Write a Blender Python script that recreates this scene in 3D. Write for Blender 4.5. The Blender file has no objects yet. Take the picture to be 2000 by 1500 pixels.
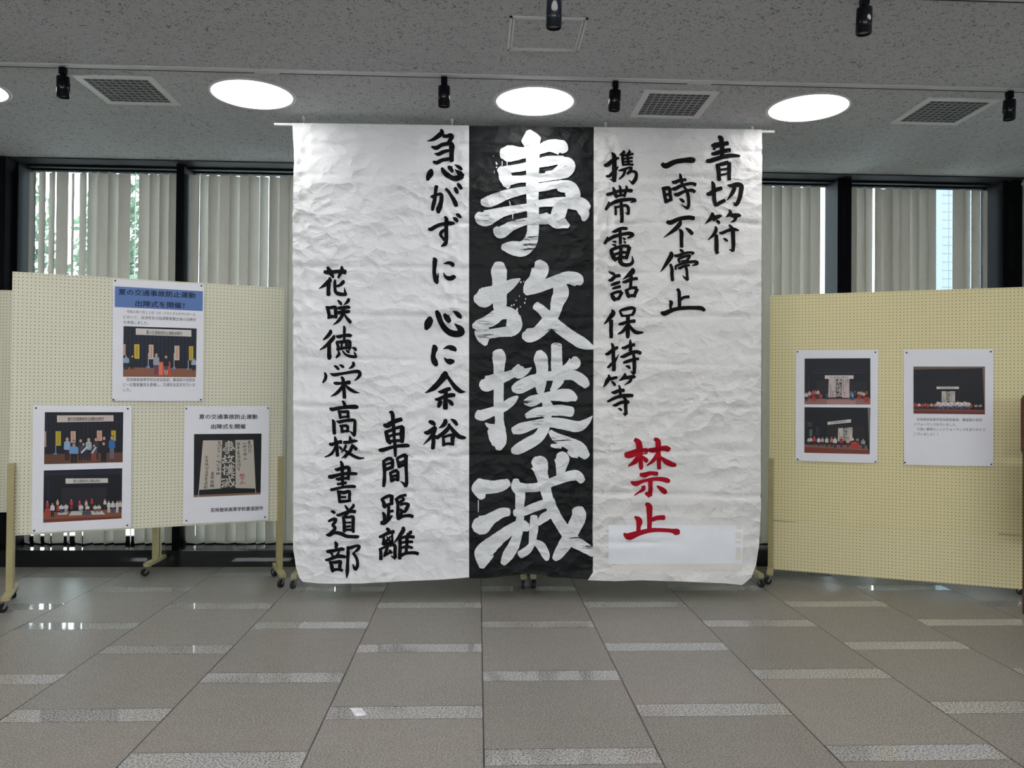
import bpy, math, random
from mathutils import Vector, Matrix, noise
random.seed(7)
scene = bpy.context.scene
COL = scene.collection
PI = math.pi

# ------------------------------------------------------------------ camera
CAM_R=(0.999042, -0.042975, 0.008299)
CAM_U=(-0.008755, -0.010434, 0.999907)
CAM_F=(0.042884, 0.999022, 0.0108)

cam_data = bpy.data.cameras.new('camera')
cam_data.sensor_width = 36.0
cam_data.lens = 36.0 * 1545.87 / 2000.0
cam_data.clip_start = 0.05
cam = bpy.data.objects.new('camera', cam_data)
COL.objects.link(cam)
m = Matrix.Identity(4)
for i in range(3):
    m[i][0] = CAM_R[i]; m[i][1] = CAM_U[i]; m[i][2] = -CAM_F[i]
m[2][3] = 1.5
cam.matrix_world = m
scene.camera = cam

# ------------------------------------------------------------------ sky, exposure
world = bpy.data.worlds.new('overcast_sky')
scene.world = world
world.use_nodes = True
bg = world.node_tree.nodes['Background']
bg.inputs[0].default_value = (0.95, 0.98, 1.0, 1)
SKY = 13.5
bg.inputs[1].default_value = SKY
scene.view_settings.view_transform = 'Standard'
scene.view_settings.look = 'None'
scene.view_settings.gamma = 1.0
scene.view_settings.use_curve_mapping = False
scene.view_settings.exposure = 0.06
LAMP, LAMP_ADDED = 9.0, 15.0          # radiance of the round ceiling lights: front row, unseen rows added over the room
CEIL = 3.47

# ------------------------------------------------------------------ material helpers
def lin(c):
    c = c / 255.0
    return c / 12.92 if c <= 0.04045 else ((c + 0.055) / 1.055) ** 2.4
def rgb(r, g, b): return (lin(r), lin(g), lin(b), 1)
class NT:
    def __init__(s, name):
        s.mat = bpy.data.materials.new(name); s.mat.use_nodes = True
        s.t = s.mat.node_tree; s.b = s.t.nodes['Principled BSDF']; s.out = s.t.nodes['Material Output']
    def n(s, kind, **kw):
        nd = s.t.nodes.new(kind)
        for k, v in kw.items():
            if hasattr(nd, k) and not k.startswith('i_'): setattr(nd, k, v)
        return nd
    def l(s, a, b): s.t.links.new(a, b)
    def math(s, op, a, b=None, c=None):
        nd = s.t.nodes.new('ShaderNodeMath'); nd.operation = op
        for i, v in enumerate((a, b, c)):
            if v is None: continue
            if isinstance(v, (int, float)): nd.inputs[i].default_value = v
            else: s.l(v, nd.inputs[i])
        return nd.outputs[0]
    def mix(s, f, a, b):
        nd = s.t.nodes.new('ShaderNodeMix'); nd.data_type = 'RGBA'
        for i, v in ((0, f), (6, a), (7, b)):
            if isinstance(v, (int, float)): nd.inputs[i].default_value = v
            elif isinstance(v, tuple): nd.inputs[i].default_value = v
            else: s.l(v, nd.inputs[i])
        return nd.outputs[2]
    def coord(s, out='Object'): return s.t.nodes.new('ShaderNodeTexCoord').outputs[out]
    def noise(s, vec, scale, detail=2, rough=0.5, dist=0):
        nd = s.t.nodes.new('ShaderNodeTexNoise'); s.l(vec, nd.inputs['Vector'])
        nd.inputs['Scale'].default_value = scale; nd.inputs['Detail'].default_value = detail
        nd.inputs['Roughness'].default_value = rough; nd.inputs['Distortion'].default_value = dist
        return nd.outputs[0]
    def ramp(s, f, stops):
        nd = s.t.nodes.new('ShaderNodeValToRGB'); s.l(f, nd.inputs[0])
        e = nd.color_ramp.elements
        while len(e) < len(stops): e.new(0.5)
        for k, (p, c) in enumerate(stops):
            e[k].position = p; e[k].color = c if len(c) == 4 else (*c, 1)
        return nd.outputs[0]
    def bump(s, h, strength, dist=0.01, normal=None):
        nd = s.t.nodes.new('ShaderNodeBump'); s.l(h, nd.inputs['Height'])
        nd.inputs['Strength'].default_value = strength; nd.inputs['Distance'].default_value = dist
        if normal is not None: s.l(normal, nd.inputs['Normal'])
        s.l(nd.outputs[0], s.b.inputs['Normal']); return nd.outputs[0]
    def set(s, base=None, rough=None, metal=None, spec=None):
        for k, v in (('Base Color', base), ('Roughness', rough), ('Metallic', metal), ('Specular IOR Level', spec)):
            if v is None: continue
            if isinstance(v, (int, float, tuple)): s.b.inputs[k].default_value = v
            else: s.l(v, s.b.inputs[k])
        return s.mat
MC = {}
def plain(name, col, rough=0.5, metal=0.0, spec=0.5, var=0.05, scale=30):
    if name in MC: return MC[name]
    t = NT(name)
    n = t.noise(t.coord(), scale, 3)
    lo = tuple(max(0, c * (1 - var)) for c in col[:3]) + (1,)
    hi = tuple(min(1, c * (1 + var)) for c in col[:3]) + (1,)
    MC[name] = t.set(t.mix(n, lo, hi), rough, metal, spec)
    return MC[name]
PRINT_K = 1.0
def ink(c):
    key = 'print_ink_%02x%02x%02x' % tuple(c)
    if key in MC: return MC[key]
    t = NT(key)
    MC[key] = t.set(tuple(min(.85, lin(v) * PRINT_K) for v in c) + (1,), 0.45, 0, 0.3)
    return MC[key]

# ------------------------------------------------------------------ mesh helpers
class MB:
    def __init__(s): s.v = []; s.f = []; s.mi = []; s.cur = 0; s.smooth = []
    def add(s, vs, fs, sm=False):
        o = len(s.v); s.v += [tuple(v) for v in vs]
        for f in fs: s.f.append(tuple(i + o for i in f)); s.mi.append(s.cur); s.smooth.append(sm)
        return s
    def box(s, a, b, M=None, bev=0.0):
        x0, y0, z0 = a; x1, y1, z1 = b
        if bev <= 0:
            vs = [(x, y, z) for z in (z0, z1) for y in (y0, y1) for x in (x0, x1)]
            fs = [(0, 2, 3, 1), (4, 5, 7, 6), (0, 1, 5, 4), (2, 6, 7, 3), (0, 4, 6, 2), (1, 3, 7, 5)]
        else:
            e = min(bev, (x1 - x0) * .49, (y1 - y0) * .49, (z1 - z0) * .49)
            def ring(ix, z): return [(x0 + ix, y0 + e, z), (x0 + e, y0 + ix, z), (x1 - e, y0 + ix, z), (x1 - ix, y0 + e, z), (x1 - ix, y1 - e, z), (x1 - e, y1 - ix, z), (x0 + e, y1 - ix, z), (x0 + ix, y1 - e, z)]
            def inner(z): return [(x0 + e, y0 + e, z), (x0 + e, y0 + e, z), (x1 - e, y0 + e, z), (x1 - e, y0 + e, z), (x1 - e, y1 - e, z), (x1 - e, y1 - e, z), (x0 + e, y1 - e, z), (x0 + e, y1 - e, z)]
            def quad(z): return [(x0 + e, y0 + e, z), (x1 - e, y0 + e, z), (x1 - e, y1 - e, z), (x0 + e, y1 - e, z)]
            vs = quad(z0) + ring(0, z0 + e) + ring(0, z1 - e) + quad(z1)
            fs = [(3, 2, 1, 0), (20, 21, 22, 23)]
            for k in range(8): fs.append((4 + k, 4 + (k + 1) % 8, 12 + (k + 1) % 8, 12 + k))
            qi = [0, 0, 1, 1, 2, 2, 3, 3]
            for k in range(8):
                k2 = (k + 1) % 8; a0, a1 = qi[k], qi[k2]
                fs.append((a0, 4 + k2, 4 + k) if a0 == a1 else (a0, a1, 4 + k2, 4 + k))
                fs.append((12 + k, 12 + k2, 20 + a0) if a0 == a1 else (12 + k, 12 + k2, 20 + a1, 20 + a0))
        if M is not None: vs = [tuple(M @ Vector(v)) for v in vs]
        return s.add(vs, fs)
    def cyl(s, p, q, r0, r1=None, n=20, caps=True, sm=True):
        r1 = r0 if r1 is None else r1
        p = Vector(p); q = Vector(q); d = (q - p).normalized()
        a = d.orthogonal().normalized(); b = d.cross(a)
        vs = []
        for c, r in ((p, r0), (q, r1)):
            for k in range(n):
                t = 2 * PI * k / n; vs.append(c + a * (r * math.cos(t)) + b * (r * math.sin(t)))
        s.add(vs, [(k, (k + 1) % n, n + (k + 1) % n, n + k) for k in range(n)], sm)
        if caps: s.add(vs[:n], [tuple(range(n))[::-1]]); s.add(vs[n:], [tuple(range(n))])
        return s
    def lathe(s, prof, c, axis='z', n=28, sm=True):
        vs = []
        for r, h in prof:
            for k in range(n):
                t = 2 * PI * k / n; u, w = r * math.cos(t), r * math.sin(t)
                vs.append((c[0] + u, c[1] + w, c[2] + h) if axis == 'z' else ((c[0] + u, c[1] + h, c[2] + w) if axis == 'y' else (c[0] + h, c[1] + u, c[2] + w)))
        fs = []
        for j in range(len(prof) - 1):
            for k in range(n): fs.append((j * n + k, j * n + (k + 1) % n, (j + 1) * n + (k + 1) % n, (j + 1) * n + k))
        s.add(vs, fs, sm)
        return s
    def tube(s, pts, r, n=8):
        for a, b in zip(pts, pts[1:]): s.cyl(a, b, r, r, n)
        return s
    def build(s, name, mats, parent=None, loc=None):
        me = bpy.data.meshes.new(name); me.from_pydata(s.v, [], s.f)
        if not isinstance(mats, (list, tuple)): mats = [mats]
        for mt in mats: me.materials.append(mt)
        me.polygons.foreach_set('material_index', s.mi)
        me.polygons.foreach_set('use_smooth', s.smooth)
        me.update()
        o = bpy.data.objects.new(name, me); COL.objects.link(o)
        if parent is not None: o.parent = parent
        if loc is not None: o.location = loc
        return o
def tag(o, label, cat, group=None, kind=None):
    if label: o['label'] = label
    if cat: o['category'] = cat
    if group: o['group'] = group
    if kind: o['kind'] = kind
    return o
def empty(name, loc, label, cat, group=None, rz=0.0):
    o = bpy.data.objects.new(name, None); COL.objects.link(o)
    o.location = loc; o.rotation_euler = (0, 0, rz); o.empty_display_size = .1
    return tag(o, label, cat, group)
def struct(o): o['kind'] = 'structure'; return o
def copy_tree(o, parent=None):
    c = o.copy(); COL.objects.link(c)
    if parent is not None: c.parent = parent
    for ch in list(o.children): copy_tree(ch, c)
    return c

# ------------------------------------------------------------------ materials
def floor_mat():
    t = NT('granite_tiles')
    sep = t.n('ShaderNodeSeparateXYZ'); co = t.coord(); t.l(co, sep.inputs[0])
    W, R, X0, Y0, ST = .7277, .9322, .0373, 5.2076, .148
    u = t.math('DIVIDE', t.math('SUBTRACT', sep.outputs[0], X0), W)
    iu = t.math('FLOOR', u); fu = t.math('SUBTRACT', u, iu)
    par = t.math('MULTIPLY', t.math('FLOORED_MODULO', iu, 2.0), .5)
    v = t.math('ADD', t.math('DIVIDE', t.math('SUBTRACT', Y0, sep.outputs[1]), R), par)
    iv = t.math('FLOOR', v); fv = t.math('SUBTRACT', v, iv)          # 0 at the far edge of a strip
    strip = t.math('LESS_THAN', fv, ST / R)
    du = t.math('MULTIPLY', t.math('MINIMUM', fu, t.math('SUBTRACT', 1.0, fu)), W)
    dv = t.math('MULTIPLY', t.math('MINIMUM', t.math('MINIMUM', fv, t.math('SUBTRACT', 1.0, fv)), t.math('ABSOLUTE', t.math('SUBTRACT', fv, ST / R))), R)
    g = t.math('MAXIMUM', t.math('LESS_THAN', du, .0036), t.math('LESS_THAN', dv, .0018))
    cell = t.n('ShaderNodeCombineXYZ'); t.l(iu, cell.inputs[0]); t.l(iv, cell.inputs[1])
    wn = t.n('ShaderNodeTexWhiteNoise'); t.l(cell.outputs[0], wn.inputs['Vector'])
    fine = t.noise(co, 122, 4, .75); mid = t.noise(co, 70, 3, .6); big = t.noise(co, 1.1, 2)
    base = t.ramp(fine, [(.33, (.07, .064, .057)), (.45, (.19, .176, .158)), (.55, (.305, .285, .258)), (.68, (.55, .518, .478))])
    base = t.mix(t.math('MULTIPLY', t.ramp(big, [(.42, (0, 0, 0)), (.68, (1, 1, 1))]), .45), base, t.mix(.5, base, (.345, .285, .262, 1)))
    shade = t.math('ADD', t.math('ADD', .74, t.math('MULTIPLY', t.noise(co, 15, 3, .65), .30)), t.math('MULTIPLY', wn.outputs[0], .16))
    shn = t.n('ShaderNodeVectorMath', operation='SCALE'); t.l(base, shn.inputs[0]); t.l(shade, shn.inputs['Scale'])
    sp = t.ramp(t.noise(co, 112, 3, .65), [(.36, (.07, .07, .072)), (.44, (.24, .235, .228)), (.52, (.39, .383, .37)), (.68, (.57, .56, .54))])
    c = t.mix(strip, shn.outputs[0], sp)
    c = t.mix(g, c, (.045, .044, .043, 1))
    rough = t.math('ADD', t.math('MULTIPLY', strip, -.38), t.math('ADD', .40, t.math('MULTIPLY', mid, .08)))
    t.bump(t.math('ADD', t.math('MULTIPLY', fine, t.math('SUBTRACT', 1.0, strip)), t.math('MULTIPLY', g, -3.0)), .25, .0015)
    return t.set(c, rough, 0, .5)
def ceiling_mat():
    t = NT('rock_wool_ceiling'); co = t.coord()
    a = t.noise(co, 48, 2, .5, 1.6); b = t.noise(co, 95, 2, .5, 1.2); c = t.noise(co, 9, 2)
    f1 = t.ramp(a, [(.605, (0, 0, 0)), (.63, (1, 1, 1))]); f2 = t.ramp(b, [(.635, (0, 0, 0)), (.66, (1, 1, 1))])
    f = t.math('MAXIMUM', t.math('MULTIPLY', f1, .75), t.math('MULTIPLY', f2, .6))
    base = t.mix(c, (.48, .485, .50, 1), (.53, .535, .55, 1))
    t.bump(t.math('MULTIPLY', f, -1.0), .5, .004)
    return t.set(t.mix(f, base, (.10, .10, .105, 1)), .9, 0, .2)
def paper_mat(name, col, trans=0.0, rough=.65, amp=1.0, spec=.35):
    t = NT(name); co = t.coord()
    mp = t.n('ShaderNodeMapping'); t.l(co, mp.inputs[0]); mp.inputs['Scale'].default_value = (1, 1, 1.3)
    v = t.n('ShaderNodeTexVoronoi'); v.feature = 'F1'; v.inputs['Scale'].default_value = 8.5
    d = t.noise(mp.outputs[0], 3.0, 3)
    add = t.n('ShaderNodeVectorMath', operation='ADD'); t.l(mp.outputs[0], add.inputs[0])
    sc = t.n('ShaderNodeVectorMath', operation='SCALE'); t.l(d, sc.inputs[0]); sc.inputs['Scale'].default_value = .25
    t.l(sc.outputs[0], add.inputs[1]); t.l(add.outputs[0], v.inputs['Vector'])
    n1 = t.noise(mp.outputs[0], 13, 4, .55, .7)
    h = t.math('ADD', t.math('MULTIPLY', v.outputs['Distance'], .9), t.math('MULTIPLY', n1, .55))
    mk = t.ramp(t.noise(co, 1.5, 2, .5, .4), [(.36, (.3, .3, .3)), (.64, (1, 1, 1))])
    t.bump(t.math('MULTIPLY', h, mk), .80 * amp, .045)
    lo = tuple(c * .94 for c in col) + (1,); hi = tuple(min(1, c * 1.04) for c in col) + (1,)
    return t.set(t.mix(t.noise(co, 2.3, 3), lo, hi), rough, 0, spec)
def peg_mat(name, c0, c1):
    t = NT(name); co = t.coord()
    sep = t.n('ShaderNodeSeparateXYZ'); t.l(co, sep.inputs[0])
    P = .0254
    def fr(x): return t.math('SUBTRACT', t.math('FRACT', t.math('DIVIDE', x, P)), .5)
    a = fr(sep.outputs[0]); b = fr(sep.outputs[2])
    d = t.math('SQRT', t.math('ADD', t.math('MULTIPLY', a, a), t.math('MULTIPLY', b, b)))
    hole = t.math('LESS_THAN', d, .0031 / P)
    n = t.noise(co, 1.6, 3); n2 = t.noise(co, 12, 4, .7)
    col = t.mix(n, c0 + (1,), c1 + (1,))
    col = t.mix(t.ramp(n2, [(.68, (0, 0, 0)), (.76, (.35, .35, .35))]), col, (.33, .30, .22, 1))
    return t.set(t.mix(hole, col, (.018, .016, .012, 1)), .5, 0, .4)
M_FLOOR = floor_mat(); M_CEIL = ceiling_mat()
M_WHITE = paper_mat('white_calligraphy_paper', (.84, .85, .87))
M_WHITE2 = paper_mat('warm_white_calligraphy_paper', (.775, .77, .765))
M_BLACKP = paper_mat('black_calligraphy_paper', (.0095, .0115, .0125), rough=.5, spec=.2)
M_INK = paper_mat('black_brush_ink', (.0055, .0055, .007), rough=.7, amp=.6, spec=.12)
M_WINK = paper_mat('white_brush_paint', (.74, .765, .79), rough=.45, amp=.8)
def dry(mat):
    nt = mat.node_tree; b = nt.nodes['Principled BSDF']; src = b.inputs['Base Color'].links[0].from_socket
    t = NT.__new__(NT); t.mat = mat; t.t = nt; t.b = b
    mp = t.n('ShaderNodeMapping'); t.l(t.coord(), mp.inputs[0]); mp.inputs['Scale'].default_value = (7, 1, 70); mp.inputs['Rotation'].default_value = (0, .2, 0)
    st = t.noise(mp.outputs[0], 1.0, 3, .6); bigm = t.noise(t.coord(), 3.1, 2)
    f = t.math('MULTIPLY', t.ramp(st, [(.56, (0, 0, 0)), (.60, (1, 1, 1))]), t.ramp(bigm, [(.60, (0, 0, 0)), (.68, (1, 1, 1))]))
    t.l(t.mix(f, src, (.02, .023, .026, 1)), b.inputs['Base Color'])
dry(M_WINK)
M_RED = paper_mat('red_brush_ink', (.36, .006, .018), rough=.7, amp=.6, spec=.12)
M_POSTER = paper_mat('poster_paper', (.83, .84, .90), rough=.5, amp=.12)
M_PEGL = peg_mat('cream_pegboard', (.70, .68, .53), (.77, .75, .60))
M_PEGR = peg_mat('yellow_pegboard', (.74, .66, .36), (.80, .72, .41))
M_PEGR2 = peg_mat('greyer_yellow_pegboard', (.745, .67, .385), (.80, .72, .435))
M_BEAM = plain('cream_painted_wood', (.40, .35, .18), .5, 0, .4, .12, 14)
M_WALL = plain('grey_wall_panel', (.42, .43, .44), .6, 0, .3, .04, 5)
M_BLACKM = plain('black_window_metal', (.0045, .005, .0065), .6, 0, .03, .1, 9)
M_SOFFIT = plain('dark_bronze_soffit', (.03, .031, .034), .6, 0, .06, .08, 6)
M_STONE = plain('black_polished_stone', (.010, .011, .013), .05, 0, .35, .2, 40)
M_LIGHTBODY = plain('black_lamp_metal', (.004, .005, .008), .14, 0, .2, .05)
M_LENS = plain('grey_lamp_lens', (.30, .31, .30), .15, 0, .6, .03)
M_TRIMW = plain('white_painted_metal', (.62, .62, .62), .4, 0, .4, .03)
M_TRACKG = plain('grey_track_metal', (.54, .54, .55), .45, 0, .4, .04)
M_SLOT = plain('dark_slot', (.01, .01, .012), .6)
M_GRILLE = plain('grey_grille_plastic', (.30, .31, .32), .5, 0, .3, .05)
M_DUCT = plain('dark_duct', (.10, .105, .11), .7)
M_POLE = plain('white_pole_plastic', (.80, .80, .80), .3, 0, .5, .02)
M_HOOK = plain('white_hook_plastic', (.60, .61, .64), .3)
M_CORD = plain('white_cord', (.7, .7, .7), .7)
M_RUB = plain('black_rubber', (.012, .012, .013), .5)
M_CHR = plain('caster_steel', (.42, .42, .43), .3, .9, .5, .1)
M_PIN = plain('dark_pin_plastic', (.03, .035, .06), .3)
M_TAPE = plain('beige_masking_tape', (.77, .735, .70), .6, 0, .3, .05)
M_PATCH = plain('pale_blue_paper_patch', (.84, .875, .93), .6, 0, .3, .02)
M_REDWOOD = plain('red_brown_wood', (.11, .035, .022), .4, 0, .4, .35, 18)
def emis(name, col, s):
    t = NT(name); t.b.inputs['Base Color'].default_value = (.8, .8, .8, 1)
    t.b.inputs['Emission Color'].default_value = col; t.b.inputs['Emission Strength'].default_value = s
    return t.mat
M_LAMP = emis('lit_light_diffuser', (1.0, .98, .96, 1), LAMP)
M_LAMP2 = emis('added_light_diffuser', (1.0, .98, .96, 1), LAMP_ADDED)
def vane_mat():
    t = NT('beige_vane_fabric'); co = t.coord()
    c = t.mix(t.noise(co, 60, 2), (.52, .495, .455, 1), (.57, .545, .505, 1))
    t.set(c, .8, 0, .2)
    tr = t.n('ShaderNodeBsdfTranslucent'); t.l(c, tr.inputs[0])
    mx = t.n('ShaderNodeMixShader'); mx.inputs[0].default_value = .28
    t.l(t.b.outputs[0], mx.inputs[1]); t.l(tr.outputs[0], mx.inputs[2]); t.l(mx.outputs[0], t.out.inputs[0])
    return t.mat
M_VANE = vane_mat()
def glass_mat(nm, tint):
    t = NT(nm)
    tr = t.n('ShaderNodeBsdfTransparent'); tr.inputs[0].default_value = tint + (1,)
    gl = t.n('ShaderNodeBsdfGlossy'); gl.inputs['Roughness'].default_value = .02
    fr = t.n('ShaderNodeFresnel'); fr.inputs[0].default_value = 1.45
    mx = t.n('ShaderNodeMixShader'); t.l(fr.outputs[0], mx.inputs[0]); t.l(tr.outputs[0], mx.inputs[1]); t.l(gl.outputs[0], mx.inputs[2])
    t.l(mx.outputs[0], t.out.inputs[0]); return t.mat
M_GLASS = glass_mat('window_glass', (.86, .94, .96)); M_GLASS2 = glass_mat('added_clear_glass', (.95, .96, .96))
def leaf_mat(name, c):
    t = NT(name); col = t.mix(t.noise(t.coord(), 9, 2), tuple(v * .6 for v in c) + (1,), tuple(v * 1.4 for v in c) + (1,))
    t.set(col, .5, 0, .4)
    tr = t.n('ShaderNodeBsdfTranslucent'); t.l(col, tr.inputs[0])
    mx = t.n('ShaderNodeMixShader'); mx.inputs[0].default_value = .35
    t.l(t.b.outputs[0], mx.inputs[1]); t.l(tr.outputs[0], mx.inputs[2]); t.l(mx.outputs[0], t.out.inputs[0])
    return t.mat
M_LEAF = leaf_mat('green_leaves', (.085, .13, .082))
M_BARK = plain('bark', (.10, .075, .055), .9, 0, .2, .3, 20)
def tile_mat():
    t = NT('shade_dimmed_blue_tiles'); co = t.coord()
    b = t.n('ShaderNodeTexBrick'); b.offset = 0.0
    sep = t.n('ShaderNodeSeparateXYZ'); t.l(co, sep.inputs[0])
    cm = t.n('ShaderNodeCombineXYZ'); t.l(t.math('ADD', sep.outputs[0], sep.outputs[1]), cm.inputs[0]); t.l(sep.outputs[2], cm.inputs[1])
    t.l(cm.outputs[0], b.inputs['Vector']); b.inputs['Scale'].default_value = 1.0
    b.inputs['Color1'].default_value = (.046, .058, .08, 1); b.inputs['Color2'].default_value = (.052, .065, .086, 1); b.inputs['Mortar'].default_value = (.012, .016, .024, 1)  # tiles coloured dark in place of the shade of an overhang
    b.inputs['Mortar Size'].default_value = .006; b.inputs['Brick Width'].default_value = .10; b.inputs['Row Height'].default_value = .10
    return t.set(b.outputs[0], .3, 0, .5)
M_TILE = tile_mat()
M_DIMMED = plain('shade_dimmed_concrete', (.072, .086, .108), .7)  # pier of the outdoor pillars, shade put into its base colour
M_GROUND = plain('outdoor_paving', (.40, .40, .38), .9, 0, .2, .1, 3)
def mesh_mat():
    t = NT('perforated_metal'); co = t.coord()
    sep = t.n('ShaderNodeSeparateXYZ'); t.l(co, sep.inputs[0])
    u = t.math('ADD', sep.outputs[0], sep.outputs[1]); v = t.math('SUBTRACT', sep.outputs[0], sep.outputs[1])
    a = t.math('LESS_THAN', t.math('FRACT', t.math('MULTIPLY', u, 42)), .42); b = t.math('LESS_THAN', t.math('FRACT', t.math('MULTIPLY', v, 42)), .42)
    return t.set(t.mix(t.math('MAXIMUM', a, b), (.006, .006, .007, 1), (.10, .105, .11, 1)), .25, .3, .5)
M_MESH = mesh_mat()

# ------------------------------------------------------------------ the room
WX0, WX1, YF, YR = -8.0, 4.90, 6.83, -5.0
struct(MB().box((WX0 - .2, YR - .2, -.2), (WX1 + .2, 7.4, 0)).build('floor', M_FLOOR))
struct(MB().box((WX0 - .2, YR - .2, CEIL), (WX1 + .2, 6.88, CEIL + .25)).build('ceiling', M_CEIL))
struct(MB().box((WX0 - .2, YR - .2, 0), (WX0, 7.4, CEIL)).build('wall_left', M_WALL))
wr = struct(MB().box((WX1, YR, 0), (WX1 + .2, 7.3, CEIL)).build('wall_right', M_WALL))
jb = MB()
for zz in (.62, 1.22, 1.82, 2.42, 3.02): jb.box((WX1 - .004, YR, zz), (WX1, 6.9, zz + .022))
jb.build('panel_joint', M_SLOT, wr)
MB().box((WX1 - .03, YR, 3.40), (WX1, 6.9, 3.425)).build('cornice_strip', M_TRIMW, wr)
rw = MB()
rw.box((WX0, YR - .2, 0), (WX1, YR, 2.08)); rw.box((WX0, YR - .2, 2.7), (WX1, YR, CEIL))
for k in range(8): rw.box((WX0 + k * 1.835 - .03 * (k > 0), YR - .15, 2.08), (WX0 + k * 1.835 + .03, YR - .05, 2.7))
rw = struct(rw.build('wall_rear', M_WALL))
MB().box((WX0 + .03, YR - .105, 2.08), (WX1, YR - .095, 2.7)).build('pane', M_GLASS2, rw)  # unseen window strip, added to let daylight in behind the camera
# window wall : black plinth, polished sill, dark soffit, posts
sill = struct(MB().box((WX0, YF, 0), (WX1, 7.3, .142)).build('trim_1', M_STONE))
MB().box((-2.45, 6.87, .142), (4.7, 7.03, .146)).build('grille', M_MESH, sill)
struct(MB().box((WX0, 6.88, 3.46), (WX1, 7.32, 3.72)).build('trim_2', M_SOFFIT))
struct(MB().box((WX0, 6.84, .142), (-4.0, 7.3, 3.46)).build('trim_3', M_BLACKM))
cp = MB()
cp.box((4.742, 6.96, .142), (4.79, 7.28, 3.46)); cp.box((4.825, 6.93, .142), (4.90, 7.28, 3.46))
for zz in (2.62, 2.98, 3.28, 1.2, 1.9): cp.box((4.79, 7.05, zz), (4.825, 7.12, zz + .05))
struct(cp.build('trim_4', M_BLACKM))
MULL = [-4.035, -2.60, -1.125, .355, 1.835, 3.315, 4.775]
for k in range(6):
    a, b = MULL[k], MULL[k + 1]
    w = MB(); h = .033
    w.box((a - h + (.0 if k else 0), 6.975, .142), (a + h, 7.26, 3.46)) if k else w.box((a, 7.0, .142), (a + .05, 7.26, 3.46))
    if k == 4: w.box((b - h - .05, 7.0, .142), (b - h - .012, 7.26, 3.46))
    w.box((a + h, 7.20, .142), (b - h - (.06 if k == 4 else 0), 7.26, .19)); w.box((a + h, 7.20, 3.445), (b - h - (.06 if k == 4 else 0), 7.26, 3.46))
    o = struct(w.build('window_%d' % (k + 1), M_BLACKM))
    MB().box((a + h, 7.225, .19), (b - h, 7.231, 3.445)).build('pane', M_GLASS, o)

# ------------------------------------------------------------------ vertical blinds
blind_labels = ['beige vertical blind in the far left window bay, several gaps showing trees',
 'vertical blind of beige vanes nearly shut, between the left mullion and the white banner',
 'vertical blind of beige vanes in the bay behind the left white sheet of the banner',
 'vertical blind of beige vanes in the bay behind the black centre sheet of the banner',
 'beige vertical blind just right of the banner, wide gap at its right end',
 'vertical blind of beige vanes in the far right window bay beside the black corner post']
gaps = {0: {0: -38, 1: -30, 2: -34, 4: -52, 5: -30, 10: -66, 16: -8}, 1: {0: -20, 3: -14, 5: -10, 9: -16}, 4: {14: None, 15: None, 16: None, 2: -8, 5: -12, 8: -10}, 5: {2: -20, 3: -26, 6: 4, 9: -6, 10: None, 11: None, 13: -24, 15: -30, 14: -10}}
def vane_mesh():
    b = MB(); n = 6; W = .098
    vs = []
    for z in (.168, 3.403):
        for i in range(n + 1):
            s = -1 + 2 * i / n; vs.append((s * W / 2, .009 * (1 - s * s), z))
    back = [(x, y + .0012, z) for x, y, z in vs]
    k = n + 1
    b.add(vs, [(i, i + 1, k + i + 1, k + i) for i in range(n)], True)
    b.add(back, [(i + 1, i, k + i, k + i + 1) for i in range(n)], True)
    o = 0
    b.box((-W / 2 + .004, .001, .152), (W / 2 - .004, .007, .168))
    return b
vane0 = None
for k in range(6):
    a, b = MULL[k] + .04, MULL[k + 1] - .04
    if k == 0: a += .03
    if k == 5: b = 4.700
    r = empty('vertical_blind', ((a + b) / 2, 7.09, .15), blind_labels[k], 'blind', 'vertical blinds in the window bays')
    hr = MB().box((a, 7.07, 3.443), (b, 7.11, 3.4595)).build('head_rail', M_BLACKM, r); hr.location = -r.location
    n = int((b - a) / .0838); step = (b - a) / n
    rnd = random.Random(k * 11 + 3)
    for i in range(n):
        g = gaps.get(k, {}).get(i, 0)
        if g is None: continue
        ang = g if g else rnd.choice([18, 24, 28, 22] if k in (2, 3) else [8, 16, 24, 30, 34, 38, 44, 50, 54])
        if vane0 is None: v = vane0 = vane_mesh().build('vane', M_VANE)
        else: v = vane0.copy(); COL.objects.link(v)
        v.parent = r
        v.location = (a + (i + .5) * step - (a + b) / 2, 0, -.15)
        v.rotation_euler = (rnd.uniform(-.0012, .0012), rnd.uniform(-.001, .001), math.radians(-ang if k > 2 else ang))

# ------------------------------------------------------------------ outdoors
struct(MB().box((-14, 7.4, -.4), (14, 30, -.2)).build('outdoor_ground', M_GROUND))
def tree(x, y, h, label, seed, cw, n=2600, col=M_LEAF):
    rnd = random.Random(seed)
    r = empty('tree', (x, y, -.2), label, 'tree', 'trees outside the windows')
    MB().cyl((0, 0, 0), (.05, 0, h * .55), .12, .07, 10).build('trunk', M_BARK, r)
    b = MB()
    for i in range(n):
        while True:
            p = Vector((rnd.uniform(-1, 1), rnd.uniform(-1, 1), rnd.uniform(-1, 1)))
            if p.length < 1: break
        c = Vector((p.x * cw, p.y * cw * .6, h * .56 + p.z * h * .44))
        d = Vector((rnd.gauss(0, 1), rnd.gauss(0, 1), rnd.gauss(0, 1))).normalized(); e = d.orthogonal().normalized(); f = d.cross(e)
        s = rnd.uniform(.05, .10)
        b.add([c - e * s, c + f * s * .5, c + e * s, c - f * s * .5], [(0, 1, 2, 3)])
    b.build('foliage', col, r)
tree(-6.3, 10.2, 5.2, 'leafy green tree outside the far left window bay, nearest the black pillar', 1, 1.0, 3200)
tree(-5.0, 11.6, 5.2, 'leafy green tree outside the left windows, seen through the single wide blind gap', 2, .9, 3000)
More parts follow.
